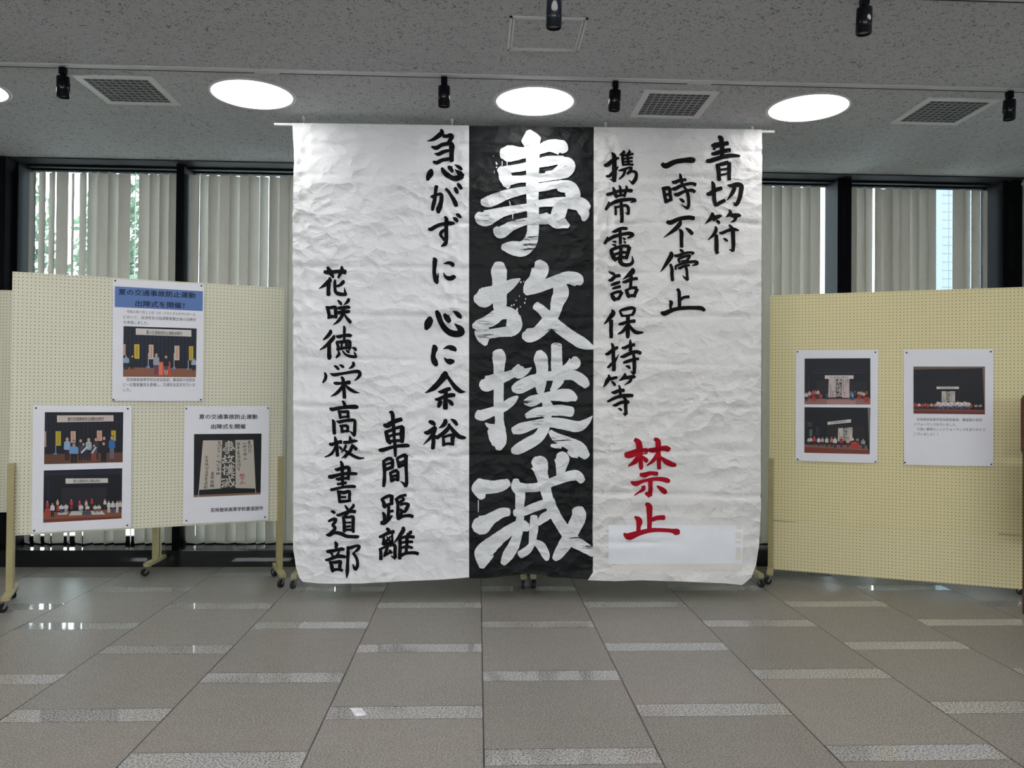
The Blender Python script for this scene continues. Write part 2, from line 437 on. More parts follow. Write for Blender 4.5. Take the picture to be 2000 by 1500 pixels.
tree(4.15, 11.6, 5.0, 'slender green tree outside the right windows, left of the tiled pillar', 3, .62, 900)
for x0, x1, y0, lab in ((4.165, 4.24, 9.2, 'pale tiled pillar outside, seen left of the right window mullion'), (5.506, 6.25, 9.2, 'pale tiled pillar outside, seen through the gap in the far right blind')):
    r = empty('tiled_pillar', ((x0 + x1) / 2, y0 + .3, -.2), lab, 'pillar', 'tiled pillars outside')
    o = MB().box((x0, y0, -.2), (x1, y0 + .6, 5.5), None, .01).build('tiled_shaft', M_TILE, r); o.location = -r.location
    o = MB().box((x0 - .07 if x0 > 5 else x1, y0 - .02, -.2), (x0 if x0 > 5 else x1 + .4, y0 + .6, 5.5)).build('corner_pier', M_DIMMED, r); o.location = -r.location

# ------------------------------------------------------------------ ceiling fittings
lights = [(-3.40, 5.32, 'round ceiling light cut by the left edge of the photo'), (-1.518, 5.32, 'lit round ceiling light above and left of the banner'),
          (.3675, 5.32, 'lit round ceiling light above the black centre of the banner'), (2.247, 5.32, 'lit round ceiling light above and right of the banner'),
          (4.13, 3.43, 'added unseen round ceiling light nearest the right wall, just above the photo')]
rows = [(x, y, None) for y in (3.43, 1.55, -.33, -2.2) for x in (-5.28, -3.40, -1.518, .3675, 2.247, 4.13) if (x, y) != (4.13, 3.43)] + [(-5.28, 5.32, None)]  # unseen rows added to brighten the room, then the front row's left end
LB = None
def make_light():
    r = empty('ceiling_light', (0, 0, CEIL), 'x', 'light', 'round ceiling lights')
    R = .2595
    MB().lathe([(R + .024, 0.0), (R + .024, -.003), (R + .016, -.007), (R + .001, -.006), (R, 0.0)], (0, 0, 0), 'z', 56).build('trim_ring', M_TRACKG, r)
    b = MB(); n = 56
    vs = [(R * math.cos(2 * PI * k / n), R * math.sin(2 * PI * k / n), -.0035) for k in range(n)]
    b.add(vs, [tuple(range(n))[::-1]]); b.add([(x, y, -.0005) for x, y, z in vs], [tuple(range(n))])
    b.add([(x, y, -.0035) for x, y, z in vs] + [(x, y, -.0005) for x, y, z in vs], [(k, (k + 1) % n, n + (k + 1) % n, n + k) for k in range(n)])
    b.build('diffuser', M_LAMP, r)
    return r
ordn = ['first', 'second', 'third', 'fourth', 'fifth', 'sixth']
for x, y, lab in lights + rows:
    if LB is None: o = LB = make_light()
    else: o = copy_tree(LB)
    o.location = (x, y, CEIL)
    if y < 5:
        for ch in o.children:
            if ch.name.startswith('diffuser'): ch.material_slots[0].link = 'OBJECT'; ch.material_slots[0].material = M_LAMP2
    if lab is None:
        k = int(round((x + 5.28) / 1.882))
        lab = 'added unseen ceiling light in the row %s, %s from the left' % ('just above the photo' if y > 3 else 'before the viewer' if y > 0 else ('behind the viewer' if y < -1 else 'above the viewer'), ordn[k])
        if y > 5: lab = 'round ceiling light over the far left board, outside the photo'
    o['label'] = lab

def spot(x, y, zt, hang, body, tilt, yaw, lab):
    r = empty('track_spotlight', (x, y, CEIL), lab, 'spotlight', 'black spotlights on the ceiling tracks')
    MB().box((-.020, -.020, -.052), (.020, .020, -.006), None, .005).build('track_adapter', M_LIGHTBODY, r)
    MB().cyl((0, 0, -hang + .006), (0, 0, -.05), .009, .009, 12).build('stem', M_LIGHTBODY, r)
    R = .0375
    b = MB()
    b.lathe([(.001, .0), (R - .004, 0), (R, -.005), (R, -body), (R - .003, -body - .002), (R - .007, -body), (R - .007, -body + .012)], (0, 0, 0), 'z', 32)
    bd = b.build('lamp_body', M_LIGHTBODY, r); bd.location = (0, 0, -hang); bd.rotation_euler = (math.radians(tilt), 0, yaw)
    l = MB(); n = 28
    l.add([((R - .0075) * math.cos(2 * PI * k / n), (R - .0075) * math.sin(2 * PI * k / n), -body + .010) for k in range(n)], [tuple(range(n))[::-1]])
    l.build('lens', M_LENS, bd)
spot(-2.55, 4.93, CEIL, .062, .125, 4, 0, 'black track spotlight at the far left, beside the left ceiling grille')
spot(-.227, 4.93, CEIL, .062, .125, 5, 0, 'black track spotlight left of the centre ceiling light')
spot(.846, 4.93, CEIL, .062, .125, 6, .35, 'black track spotlight right of the centre ceiling light')
spot(3.400, 4.93, CEIL, .062, .125, 4, 0, 'black track spotlight at the far right, beside the right ceiling grille')
spot(.352, 3.80, CEIL, .070, .130, 5, 0, 'black track spotlight in front of the square ceiling hatch, top edge of the photo')
spot(1.885, 3.80, CEIL, .062, .125, 4, 0, 'nearest black track spotlight at the upper right, below the top edge')
for nm, y0, segs, w in (('far', 4.915, [(-7.8, -1.40), (-1.245, 1.307), (1.46, 4.88)], .058), ('near', 3.785, [(-7.8, -1.2), (-1.05, 1.2), (1.35, 4.88)], .058)):
    labs = {'far': ['left length of the pale ceiling track behind the front lights', 'middle length of the pale ceiling track before the banner', 'right length of the pale ceiling track before the banner'],
            'near': ['left length of the nearer ceiling track above the photo', 'middle length of the nearer ceiling track above the photo', 'right length of the nearer ceiling track at the top right edge']}[nm]
    for k, (a, b) in enumerate(segs):
        r = empty('lighting_track', ((a + b) / 2, y0, CEIL), labs[k], 'track', 'lighting tracks on the ceiling')
        o = MB().box((a, y0 - w / 2, CEIL - .006), (b, y0 + w / 2 - .010, CEIL)).build('rail', M_TRACKG, r); o.location = -r.location
        o = MB().box((a, y0 + w / 2 - .010, CEIL - .0065), (b, y0 + w / 2 + .002, CEIL)).build('slot', M_SLOT, r); o.location = -r.location
        if k: 
            a0 = segs[k - 1][1]
            o = MB().box((a0, y0 - w / 2, CEIL - .0055), (a, y0 + w / 2, CEIL)).build('joiner', M_TRACKG, r); o.location = -r.location

def vent(x, y, lab, first=[]):
    if first: r = copy_tree(first[0])
    else:
        r = empty('ceiling_grille', (0, 0, CEIL), lab, 'air grille', 'square air grilles in the ceiling'); first.append(r)
        h = .2015; f = .046
        b = MB()
        for s in ((-h - f, -h - f, h + f, -h), (-h - f, h, h + f, h + f), (-h - f, -h, -h, h), (h, -h, h + f, h)): b.box((s[0], s[1], -.007), (s[2], s[3], 0))
        b.build('frame', M_TRIMW, r)
        g = MB()
        for k in range(1, 9):
            c = -h + 2 * h * k / 9
            g.box((c - .0035, -h, -.006), (c + .0035, h, -.0035)); g.box((-h, c - .0035, -.0062), (h, c + .0035, -.0037))
        g.build('lattice', M_GRILLE, r)
        MB().box((-h, -h, -.0015), (h, h, -.0005)).build('backing', M_DUCT, r)
    r.location = (x, y, CEIL); r['label'] = lab
vent(-2.315, 5.300, 'square ceiling air grille at the left, next to the left spotlight')
vent(1.307, 5.315, 'square ceiling air grille between the centre and right ceiling lights')
vent(3.201, 5.3265, 'square ceiling air grille at the far right, next to the right spotlight')
r = empty('ceiling_hatch', (.3556, 4.3147, CEIL), 'square access hatch in the ceiling behind the top spotlight', 'hatch')
for nm, h0, w, d, mt in (('outer_frame', .2063, .014, .006, M_TRIMW), ('inner_frame', .188, .010, .0045, M_TRIMW)):
    b = MB(); s = .2 / .2063; hy = h0 * .98
    for q in ((-h0, -hy, h0, -hy + w), (-h0, hy - w, h0, hy), (-h0, -hy, -h0 + w, hy), (h0 - w, -hy, h0, hy)): b.box((q[0], q[1], -d), (q[2], q[3], 0))
    b.build(nm, mt, r)
MB().box((-.178, -.175, -.002), (.178, .175, 0)).build('hatch_panel', M_CEIL, r)

# ------------------------------------------------------------------ the calligraphy banner
STROKES = {
 'left_school': """-1100,2348,21 -1066,2345,27 -998,2353,24 -951,2349,31;-1080,2383,17 -1066,2361,26 -1052,2337,27 -1035,2308,14;-980,2391,10 -977,2369,26 -985,2341,24 -1001,2307,14;-1064,2308,10 -1060,2289,26 -1085,2263,27 -1135,2227,5;-1068,2262,26 -1070,2221,24 -1068,2187,26 -1067,2178,14;-1023,2293,10 -1025,2273,19 -1024,2228,19 -1014,2201,22 -987,2191,24 -946,2188,21;-946,2185,21 -952,2209,15 -957,2238,3;-964,2290,10 -967,2277,24 -987,2256,19 -1014,2247,14;-1082,2101,14 -1070,2078,22 -1064,2044,21 -1066,2016,14;-1082,2096,14 -1053,2093,19 -1019,2097,22 -1016,2078,22 -1016,2051,21 -1013,2020,17;-1068,2027,27 -1042,2030,22 -1012,2034,21;-1003,2147,9 -986,2130,19 -976,2115,15;-925,2158,17 -929,2141,22 -945,2124,14 -962,2111,3;-999,2090,17 -975,2091,24 -928,2098,22 -920,2091,17;-999,2058,21 -972,2062,22 -928,2067,22 -918,2066,17;-962,2099,21 -962,2065,24 -971,2038,22 -995,2000,19 -1032,1971,4;-955,2048,9 -941,2026,17 -924,2006,21 -910,1989,21;-1055,1931,17 -1051,1919,24 -1074,1888,21 -1101,1864,10;-1026,1897,10 -1032,1876,24 -1074,1828,22 -1124,1792,7;-1059,1832,24 -1060,1781,23 -1059,1740,27 -1059,1726,17;-1010,1892,12 -994,1887,22 -960,1896,19 -919,1898,24 -909,1891,21;-960,1962,10 -955,1952,17 -955,1901,17 -954,1857,17;-1010,1849,15 -973,1850,21 -919,1855,22 -914,1833,21 -912,1806,19;-1007,1846,17 -996,1819,19 -996,1798,17;-1003,1797,21 -959,1806,19 -908,1813,21;-971,1843,14 -971,1809,14;-939,1843,17 -937,1813,17;-994,1785,10 -989,1764,19 -999,1751,17 -1012,1737,10;-965,1787,9 -942,1761,15 -908,1748,19 -870,1745,17;-870,1742,14 -874,1762,15 -886,1783,3;-940,1792,10 -925,1780,17 -918,1774,14;-912,1806,14 -922,1786,9;-895,1810,10 -878,1803,21 -869,1790,14;-1023,1681,10 -1005,1669,19 -991,1654,14;-985,1686,10 -968,1678,19 -957,1669,14;-892,1707,14 -885,1691,21 -900,1672,17 -922,1660,4;-1090,1631,10 -1082,1610,19 -1086,1583,19 -1103,1559,10;-1050,1626,7 -1024,1616,21 -957,1627,17 -873,1641,21 -846,1636,24 -842,1616,21 -859,1592,15 -880,1575,5;-1025,1560,10 -1007,1555,21 -956,1557,17 -923,1562,26 -912,1563,24;-972,1601,14 -960,1584,21 -956,1543,22 -950,1475,22 -948,1452,22;-960,1547,14 -979,1513,21 -1009,1482,19 -1046,1461,4;-943,1544,10 -915,1517,21 -878,1496,17 -841,1488,3;-961,1429,13 -950,1415,19 -946,1396,19;-1049,1379,14 -1032,1370,24 -982,1380,22 -920,1388,24 -873,1389,27 -855,1387,19;-991,1361,10 -979,1339,19 -975,1307,16;-985,1355,16 -951,1353,19 -922,1355,19 -922,1336,19 -919,1311,16;-978,1311,16 -947,1317,14 -913,1319,16;-1033,1298,6 -1022,1282,22 -1020,1241,22 -1018,1200,22 -1018,1192,13;-1003,1288,6 -984,1281,21 -944,1290,19 -887,1295,21 -873,1286,19 -874,1242,21 -875,1194,21 -877,1183,16;-877,1183,16 -893,1202,13 -913,1218,3;-978,1257,13 -965,1238,19 -965,1207,16;-971,1252,16 -943,1254,19 -925,1251,19 -924,1229,19 -921,1210,13;-966,1211,17 -943,1216,17 -918,1216,17;-1050,1126,16 -1033,1121,22 -998,1134,21 -967,1140,25;-1016,1179,6 -1010,1159,19 -1001,1121,24 -996,1074,21 -994,1039,21;-1004,1115,16 -1020,1077,16 -1044,1048,16 -1083,1031,6;-982,1109,6 -971,1096,17 -963,1085,13;-908,1180,8 -905,1163,19 -903,1144,19;-950,1136,19 -917,1137,21 -886,1145,22 -854,1147,10;-936,1118,13 -937,1103,17 -951,1080,13 -966,1065,5;-893,1123,10 -879,1106,19 -860,1087,22;-889,1112,19 -904,1074,21 -932,1046,19 -964,1024,5;-930,1040,16 -941,1022,6;-942,1082,10 -916,1062,21 -875,1037,19 -838,1024,16 -805,1026,8;-970,1002,13 -960,981,22 -959,931,21 -957,868,21 -954,821,14;-1010,946,10 -994,942,22 -960,953,22 -919,958,24 -911,944,22 -914,909,21 -915,871,17;-1053,893,22 -1034,891,27 -984,905,21 -928,914,21 -872,914,21 -856,911,16;-1001,879,13 -987,874,21 -953,880,19 -912,882,19;-993,839,16 -974,841,16 -930,849,19;-1039,800,16 -1021,801,19 -958,817,17 -883,824,21 -867,818,19;-991,794,10 -980,767,21 -978,732,19 -976,710,16;-983,786,16 -945,780,22 -911,789,19 -905,773,19 -907,742,19 -904,717,19;-964,747,14 -932,747,14;-979,715,22 -938,717,19 -901,723,19;-1035,647,11 -1020,641,19 -1009,633,16;-938,688,8 -925,669,17 -913,651,16;-880,699,10 -877,685,19 -894,666,17 -913,651,10;-995,621,13 -978,619,19 -938,635,19 -894,646,21 -863,643,21;-913,638,16 -934,616,16 -950,606,10;-952,607,14 -942,573,21 -940,512,21 -938,499,14;-947,604,17 -910,604,17 -880,606,21 -879,574,22 -879,523,21 -874,499,17;-930,567,10 -896,567,14;-930,536,12 -898,541,15;-943,512,21 -909,516,15 -875,512,21;-1051,575,15 -1028,587,19 -1001,590,21 -1007,570,21 -1024,546,19;-1024,546,17 -1007,533,21 -1010,516,21 -1034,495,19;-1070,480,4 -1047,480,27 -1010,494,21 -966,489,24 -922,470,22 -875,467,21 -845,467,21 -836,474,7;-1004,429,14 -994,414,24 -997,387,21;-1061,363,17 -1042,362,24 -992,373,19 -955,380,22 -941,375,17;-1029,350,15 -1020,329,14;-972,367,10 -982,346,15 -992,340,10;-1072,302,12 -1052,302,19 -991,326,24 -948,326,24 -929,323,17;-1042,289,14 -1028,265,22 -1022,235,22 -1019,216,14;-1035,284,15 -998,285,21 -964,289,21 -969,265,22 -969,238,21;-1024,226,24 -987,235,17 -950,228,19;-911,390,17 -911,353,21 -914,285,19 -915,218,22 -919,174,5;-920,390,14 -894,389,22 -854,402,17 -834,399,21 -840,380,21 -869,355,10;-877,350,17 -860,329,19 -846,299,19 -844,262,19 -859,234,24;-862,234,17 -871,255,14 -878,273,4""",
 'left_calm': """-282,3382,16 -274,3363,29 -306,3330,29 -340,3307,19 -380,3295,3;-264,3340,25 -236,3339,25 -207,3345,25 -204,3329,29 -216,3306,25 -229,3287,19;-346,3259,13 -317,3250,29 -273,3273,25 -229,3284,22;-205,3291,16 -203,3271,35 -204,3223,30 -204,3172,29 -202,3159,25;-327,3208,5 -295,3207,24 -254,3226,21 -216,3233,19;-334,3152,16 -310,3146,25 -266,3168,22 -215,3177,22;-348,3094,16 -352,3073,38 -366,3044,35 -374,3017,19;-272,3107,16 -262,3085,27 -240,3063,29 -201,3041,33 -160,3039,37 -128,3052,35;-125,3052,32 -151,3077,29 -179,3098,5;-227,3121,13 -215,3108,29 -197,3083,19;-197,3121,5 -208,3111,10;-183,3138,5 -161,3127,19 -141,3110,22 -129,3097,13;-320,2979,10 -313,2973,22 -305,2967,22;-312,2970,24 -318,2925,21 -323,2877,24 -333,2835,24 -337,2803,17;-349,2902,13 -333,2901,24 -302,2917,19 -279,2921,22 -273,2904,25 -276,2868,27 -285,2833,32 -294,2811,35 -294,2785,19;-242,2960,17 -219,2933,21 -194,2895,24 -177,2864,29 -166,2838,22;-178,2968,16 -170,2953,25 -159,2928,17;-159,2998,13 -147,2983,24 -131,2961,19;-363,2666,16 -344,2665,25 -300,2693,24 -249,2709,24 -205,2712,27 -182,2714,16;-249,2760,13 -238,2741,24 -238,2703,25 -237,2639,25 -237,2576,24 -248,2559,25 -271,2545,10;-252,2661,19 -271,2648,22 -278,2626,21 -264,2607,19 -248,2588,19;-191,2755,6 -173,2743,24 -157,2724,16;-169,2781,8 -151,2769,24 -133,2751,14;-328,2452,16 -317,2446,30 -317,2416,28 -320,2362,23 -314,2322,27 -305,2295,32 -300,2276,16;-302,2301,19 -294,2325,13 -290,2353,2;-255,2421,4 -231,2424,16 -204,2425,24 -190,2413,27 -193,2402,13;-254,2357,3 -243,2331,16 -222,2318,27 -200,2316,30 -182,2324,30 -169,2323,16""",
 'left_heart': """-352,2035,21 -350,2013,46 -363,1978,45 -375,1947,21;-301,2078,21 -289,2051,34 -273,2007,33 -249,1966,34 -214,1932,38 -170,1917,41 -129,1923,41 -112,1940,31;-119,1940,38 -136,1960,34 -174,1991,4;-246,2057,17 -227,2031,38 -208,2004,27;-209,2054,4 -222,2038,14;-183,2080,5 -158,2065,26 -140,2048,29 -126,2034,17;-321,1833,17 -311,1814,38 -319,1780,29 -322,1746,31 -311,1715,38 -298,1690,24;-251,1808,4 -220,1821,22 -193,1817,33 -169,1806,27 -164,1794,14;-243,1745,7 -226,1726,24 -202,1718,39 -175,1722,21;-240,1642,25 -238,1621,46 -267,1580,37 -316,1529,33 -378,1491,4;-221,1613,21 -192,1572,23 -159,1531,29 -125,1506,25 -90,1502,5;-285,1503,8 -262,1501,23 -229,1516,25 -200,1524,23;-229,1513,25 -231,1472,27 -232,1418,29 -232,1381,31;-305,1448,12 -282,1447,23 -237,1468,23 -187,1478,27 -166,1477,21;-265,1434,25 -274,1413,29 -282,1391,17;-216,1447,8 -195,1426,27 -180,1408,19;-347,1288,17 -324,1280,29 -305,1264,17;-377,1212,17 -358,1207,27 -321,1231,29 -301,1247,25;-301,1243,23 -313,1210,25 -333,1177,23 -387,1122,4;-317,1197,23 -314,1148,25 -318,1106,26 -319,1094,21;-307,1189,12 -288,1173,23 -278,1177,17;-233,1302,21 -231,1285,29 -247,1260,25 -278,1242,4;-192,1306,8 -167,1290,25 -148,1265,19;-206,1271,17 -206,1248,25 -239,1210,27 -284,1179,21;-198,1256,17 -168,1215,27 -131,1182,27 -97,1174,21 -81,1175,5;-251,1189,12 -244,1160,17 -242,1117,21;-246,1175,17 -205,1190,17 -172,1194,23;-172,1194,27 -180,1161,25 -176,1124,19;-246,1125,19 -209,1130,17 -171,1128,21""",
 'left_distance': """-628,1349,15 -614,1355,18 -606,1331,26 -604,1280,22 -598,1236,24 -594,1171,18 -586,1098,22 -585,1037,15;-669,1260,18 -642,1258,33 -595,1287,29 -544,1302,26;-661,1214,11 -645,1185,28 -635,1148,28 -619,1128,15;-656,1210,22 -605,1229,20 -569,1244,20 -536,1248,26;-536,1248,26 -538,1189,33 -537,1138,22;-634,1178,17 -598,1191,18 -550,1200,18;-633,1141,22 -586,1151,18 -535,1149,22;-698,1086,18 -676,1083,26 -593,1107,20 -513,1116,24 -488,1113,17;-672,1010,11 -663,981,24 -660,915,22 -661,860,24 -666,824,18;-668,1002,18 -636,1021,22 -610,1021,22;-605,1017,22 -603,988,22 -606,955,20;-654,981,15 -614,992,15;-653,944,22 -603,963,22;-576,1028,11 -563,996,22 -557,959,18;-570,1025,18 -534,1043,22 -513,1045,26;-509,1043,26 -508,970,22 -504,897,20 -503,843,22 -509,824,18;-510,824,18 -521,843,18 -547,861,4;-556,992,15 -519,1007,15;-559,966,22 -512,985,22;-622,922,15 -611,893,22 -609,860,22;-620,919,18 -591,933,22 -570,935,22;-564,930,18 -566,893,22 -565,864,18;-609,893,18 -573,904,17;-612,864,22 -584,875,18 -562,875,22;-680,734,16 -665,709,23 -659,682,27 -653,670,16;-676,732,20 -646,750,20 -619,758,20 -601,750,20;-607,748,25 -609,721,23 -608,697,23;-660,682,23 -630,695,18 -603,701,20;-630,690,18 -629,643,20 -631,604,23;-629,643,16 -598,649,18;-672,637,12 -660,620,22 -658,581,20;-681,565,23 -659,567,31 -629,592,27 -602,616,8;-576,736,20 -564,697,20 -563,628,23 -559,593,23;-580,736,8 -553,748,23 -526,760,18 -506,762,18;-530,744,16 -522,729,18 -549,713,16 -556,705,12;-545,694,20 -518,701,18 -490,696,22 -502,666,23 -517,643,20 -548,659,16;-536,643,18 -540,620,20;-563,596,27 -524,612,20 -478,616,22 -457,608,20;-642,525,16 -628,515,23 -626,495,20;-693,466,14 -674,470,20 -632,492,22 -589,503,23;-660,464,14 -660,437,20 -665,410,20;-639,468,8 -615,433,16;-608,472,10 -646,433,18;-601,488,12 -600,453,14 -600,422,16;-666,414,20 -627,418,20 -596,430,16;-685,383,20 -680,356,20 -680,305,23;-684,379,16 -642,398,16 -600,410,20 -580,398,22 -580,356,22 -578,317,23;-579,309,16 -607,329,8;-631,410,14 -638,375,20 -653,340,16 -657,325,12;-653,333,16 -615,356,16;-619,371,16 -603,352,18;-527,532,20 -522,515,27 -546,476,23 -588,422,5;-546,464,23 -544,395,22 -547,309,23;-481,499,16 -465,499,23;-484,488,27 -492,465,23;-542,457,16 -500,468,20 -446,466,20;-538,422,16 -499,430,18 -457,430,20;-538,387,16 -499,397,18 -456,389,16;-496,472,23 -497,414,20 -502,348,20;-545,329,23 -499,350,20 -437,352,22 -417,344,23""",
 'right_phone': """902,3154,15 925,3158,28 965,3189,24 1003,3205,13;956,3248,11 969,3226,28 973,3163,29 974,3089,29 972,3036,26;970,3036,18 944,3054,7;916,3076,15 936,3075,18 973,3111,22 1003,3145,7;1040,3261,15 1040,3246,22 1010,3225,9;1029,3224,18 1033,3183,20 1037,3153,15;1079,3269,11 1085,3255,18 1066,3228,18;1036,3224,17 1074,3228,15 1109,3238,15;1040,3200,13 1104,3210,15;1044,3179,13 1104,3184,15;1033,3157,15 1074,3161,15 1108,3158,17;1068,3228,18 1076,3161,17;1003,3115,7 1029,3119,18 1074,3135,15 1097,3136,18 1089,3117,18 1067,3090,15;1067,3090,13 1104,3110,15 1131,3099,20 1131,3066,22 1112,3032,24 1101,3019,18;1101,3024,15 1078,3048,4;1052,3127,18 1041,3086,18 1007,3052,9;921,2941,18 941,2945,22 1012,2967,20 1083,2972,22 1101,2968,22;965,2992,11 976,2966,22 984,2933,22 990,2916,15;1010,3006,11 1019,2985,18 1021,2930,18;1060,3005,11 1064,2986,18 1053,2949,18 1046,2926,15;986,2927,18 1019,2935,15 1053,2938,15;936,2893,7 936,2868,22 912,2829,17;945,2869,22 994,2892,24 1053,2904,22 1113,2907,20 1128,2898,18 1091,2883,6;981,2854,15 985,2825,18 983,2791,17;986,2847,15 1024,2859,15 1061,2861,20 1076,2841,20 1075,2797,18;1073,2797,15 1050,2809,4;1024,2889,18 1028,2829,22 1028,2740,22;959,2668,8 981,2672,20 1021,2691,22 1065,2693,20;928,2634,8 922,2608,20 904,2582,16;930,2612,23 985,2639,22 1045,2653,20 1085,2658,23 1109,2647,23 1073,2624,12;1015,2681,18 1017,2637,20 1020,2582,18;962,2599,8 986,2595,18;964,2577,10 986,2569,16;1037,2624,8 1053,2614,16;1045,2600,10 1057,2588,14;950,2537,16 962,2506,27 975,2478,25 987,2460,16;954,2537,20 1006,2558,22 1046,2566,20 1081,2563,25;1085,2559,25 1074,2515,23 1062,2476,23;974,2502,18 1026,2519,18 1070,2519,16;983,2470,20 1022,2483,20 1062,2483,20;1024,2562,23 1022,2499,23 1022,2451,27 1046,2430,25 1086,2432,23 1110,2453,20 1106,2495,4;937,2381,10 959,2371,23 977,2359,18;934,2317,10 956,2320,23 983,2344,22 1017,2352,22;954,2282,10 976,2290,22 1016,2305,18;964,2256,12 984,2263,18 1020,2273,20;954,2221,12 969,2197,25 983,2172,20;960,2217,20 996,2233,18 1028,2234,22;1032,2230,22 1020,2202,20 1004,2182,20;977,2178,20 1020,2190,18;1106,2401,20 1110,2385,35 1083,2357,27 1037,2323,4;1037,2305,12 1059,2307,22 1099,2326,20 1143,2332,20;1099,2349,23 1097,2310,20 1095,2270,20;1060,2250,16 1072,2226,25 1080,2199,20;1066,2246,16 1103,2264,18 1139,2263,23;1143,2255,23 1131,2227,22 1124,2207,20;1076,2199,20 1104,2209,20 1132,2205,20;961,2103,10 972,2084,29 951,2049,27 908,2002,9;957,2029,26 957,1970,25 959,1904,23;1015,2097,9 1028,2078,19 1040,2057,15;1021,2099,14 1059,2111,21 1108,2120,21 1128,2110,21;1129,2107,17 1118,2082,21 1108,2065,14;1038,2061,14 1073,2063,14 1108,2070,15;1078,2065,24 1079,2006,26 1078,1919,26 1078,1902,17;1014,2000,15 1039,2005,22 1077,2018,21 1129,2025,22;1074,1995,17 1046,1953,21 1008,1929,9;1087,1996,14 1116,1958,24 1144,1941,24 1189,1943,12;918,1783,14 936,1786,22 970,1814,22 1005,1832,19;963,1863,10 972,1842,21 974,1780,22 978,1711,24 978,1666,24;933,1686,14 954,1704,19 985,1735,17 1014,1785,3;1097,1890,7 1097,1868,19 1099,1833,22 1097,1809,21;1036,1831,12 1054,1829,21 1092,1847,21 1127,1852,22;1026,1765,12 1047,1767,22 1096,1791,24 1141,1802,24 1172,1792,24;1048,1722,14 1068,1729,21 1110,1743,21 1155,1752,17;1120,1785,17 1126,1729,24 1125,1646,22;1125,1643,21 1111,1651,15 1097,1662,4;1063,1699,7 1083,1694,21 1093,1681,14;939,1634,10 945,1617,22 933,1592,27 916,1562,17 900,1541,2;953,1602,20 978,1610,21 1000,1616,18;963,1587,10 978,1573,18 988,1558,15;1056,1645,10 1059,1630,22 1042,1608,20 1015,1592,3;1052,1613,20 1084,1616,24 1122,1621,24 1132,1617,17;1107,1608,15 1097,1589,20 1077,1574,12 1053,1559,2;1017,1558,10 1023,1539,16 1026,1507,20 1028,1487,20;966,1509,12 983,1506,22 1018,1521,22 1053,1522,24;935,1444,15 947,1446,17 991,1469,21 1041,1483,23 1090,1486,23 1118,1485,20;972,1417,7 989,1414,20 1029,1434,21 1066,1439,20 1088,1438,20;1051,1472,15 1066,1450,22 1066,1408,23 1068,1352,22;1066,1349,22 1051,1354,12 1046,1359,2;1011,1392,5 1026,1387,17 1038,1377,10""",
 'right_stop': """1321,3167,25 1349,3154,35 1413,3183,31 1485,3197,31 1536,3199,37 1556,3195,25;1322,2997,10 1337,2970,21 1346,2924,21 1353,2888,21;1333,2991,21 1354,2992,25 1376,2996,21;1380,2992,21 1382,2950,21 1389,2908,19;1346,2945,19 1384,2954,17;1351,2899,25 1395,2912,17;1450,3099,10 1460,3078,19 1467,3028,19;1397,3039,17 1418,3037,25 1456,3055,21 1495,3058,23;1399,2990,19 1418,2989,25 1461,3011,21 1529,3029,19 1567,3021,23;1414,2951,19 1436,2947,25 1487,2973,19 1538,2983,21 1563,2972,21;1478,3007,12 1504,2978,19 1517,2931,21 1519,2876,21 1506,2847,21;1506,2849,17 1462,2877,4;1451,2920,8 1470,2909,23 1483,2895,17;1362,2749,21 1386,2743,29 1445,2769,25 1513,2781,27 1556,2776,25;1458,2757,17 1454,2736,27 1416,2693,27 1335,2632,4;1448,2693,12 1465,2672,25 1467,2613,23 1470,2569,23;1495,2705,8 1522,2686,25 1544,2663,25;1387,2525,20 1393,2505,31 1361,2449,25 1315,2383,5;1387,2441,16 1397,2406,22 1398,2354,22 1402,2322,22;1459,2546,16 1475,2536,20 1481,2522,12;1417,2505,16 1437,2502,20 1489,2522,18 1537,2529,16 1553,2520,24;1445,2478,16 1453,2454,16;1445,2478,18 1477,2494,18 1517,2505,18 1533,2503,20;1529,2495,16 1509,2475,16;1465,2464,12 1493,2465,16 1521,2467,18;1423,2430,12 1425,2402,14;1429,2428,16 1469,2445,16 1525,2459,18 1573,2462,20 1582,2448,22 1543,2430,5;1443,2416,12 1455,2413,20 1493,2431,16 1525,2434,16;1499,2423,20 1508,2384,18 1510,2328,20;1510,2324,14 1490,2344,14 1474,2361,3;1438,2259,20 1450,2240,22 1453,2184,22 1455,2125,22;1459,2184,20 1487,2201,18 1523,2205,20;1379,2173,10 1393,2164,25 1389,2136,18 1389,2116,16;1323,2091,18 1343,2082,31 1411,2110,25 1479,2123,24 1559,2126,24 1612,2123,27 1636,2107,20""",
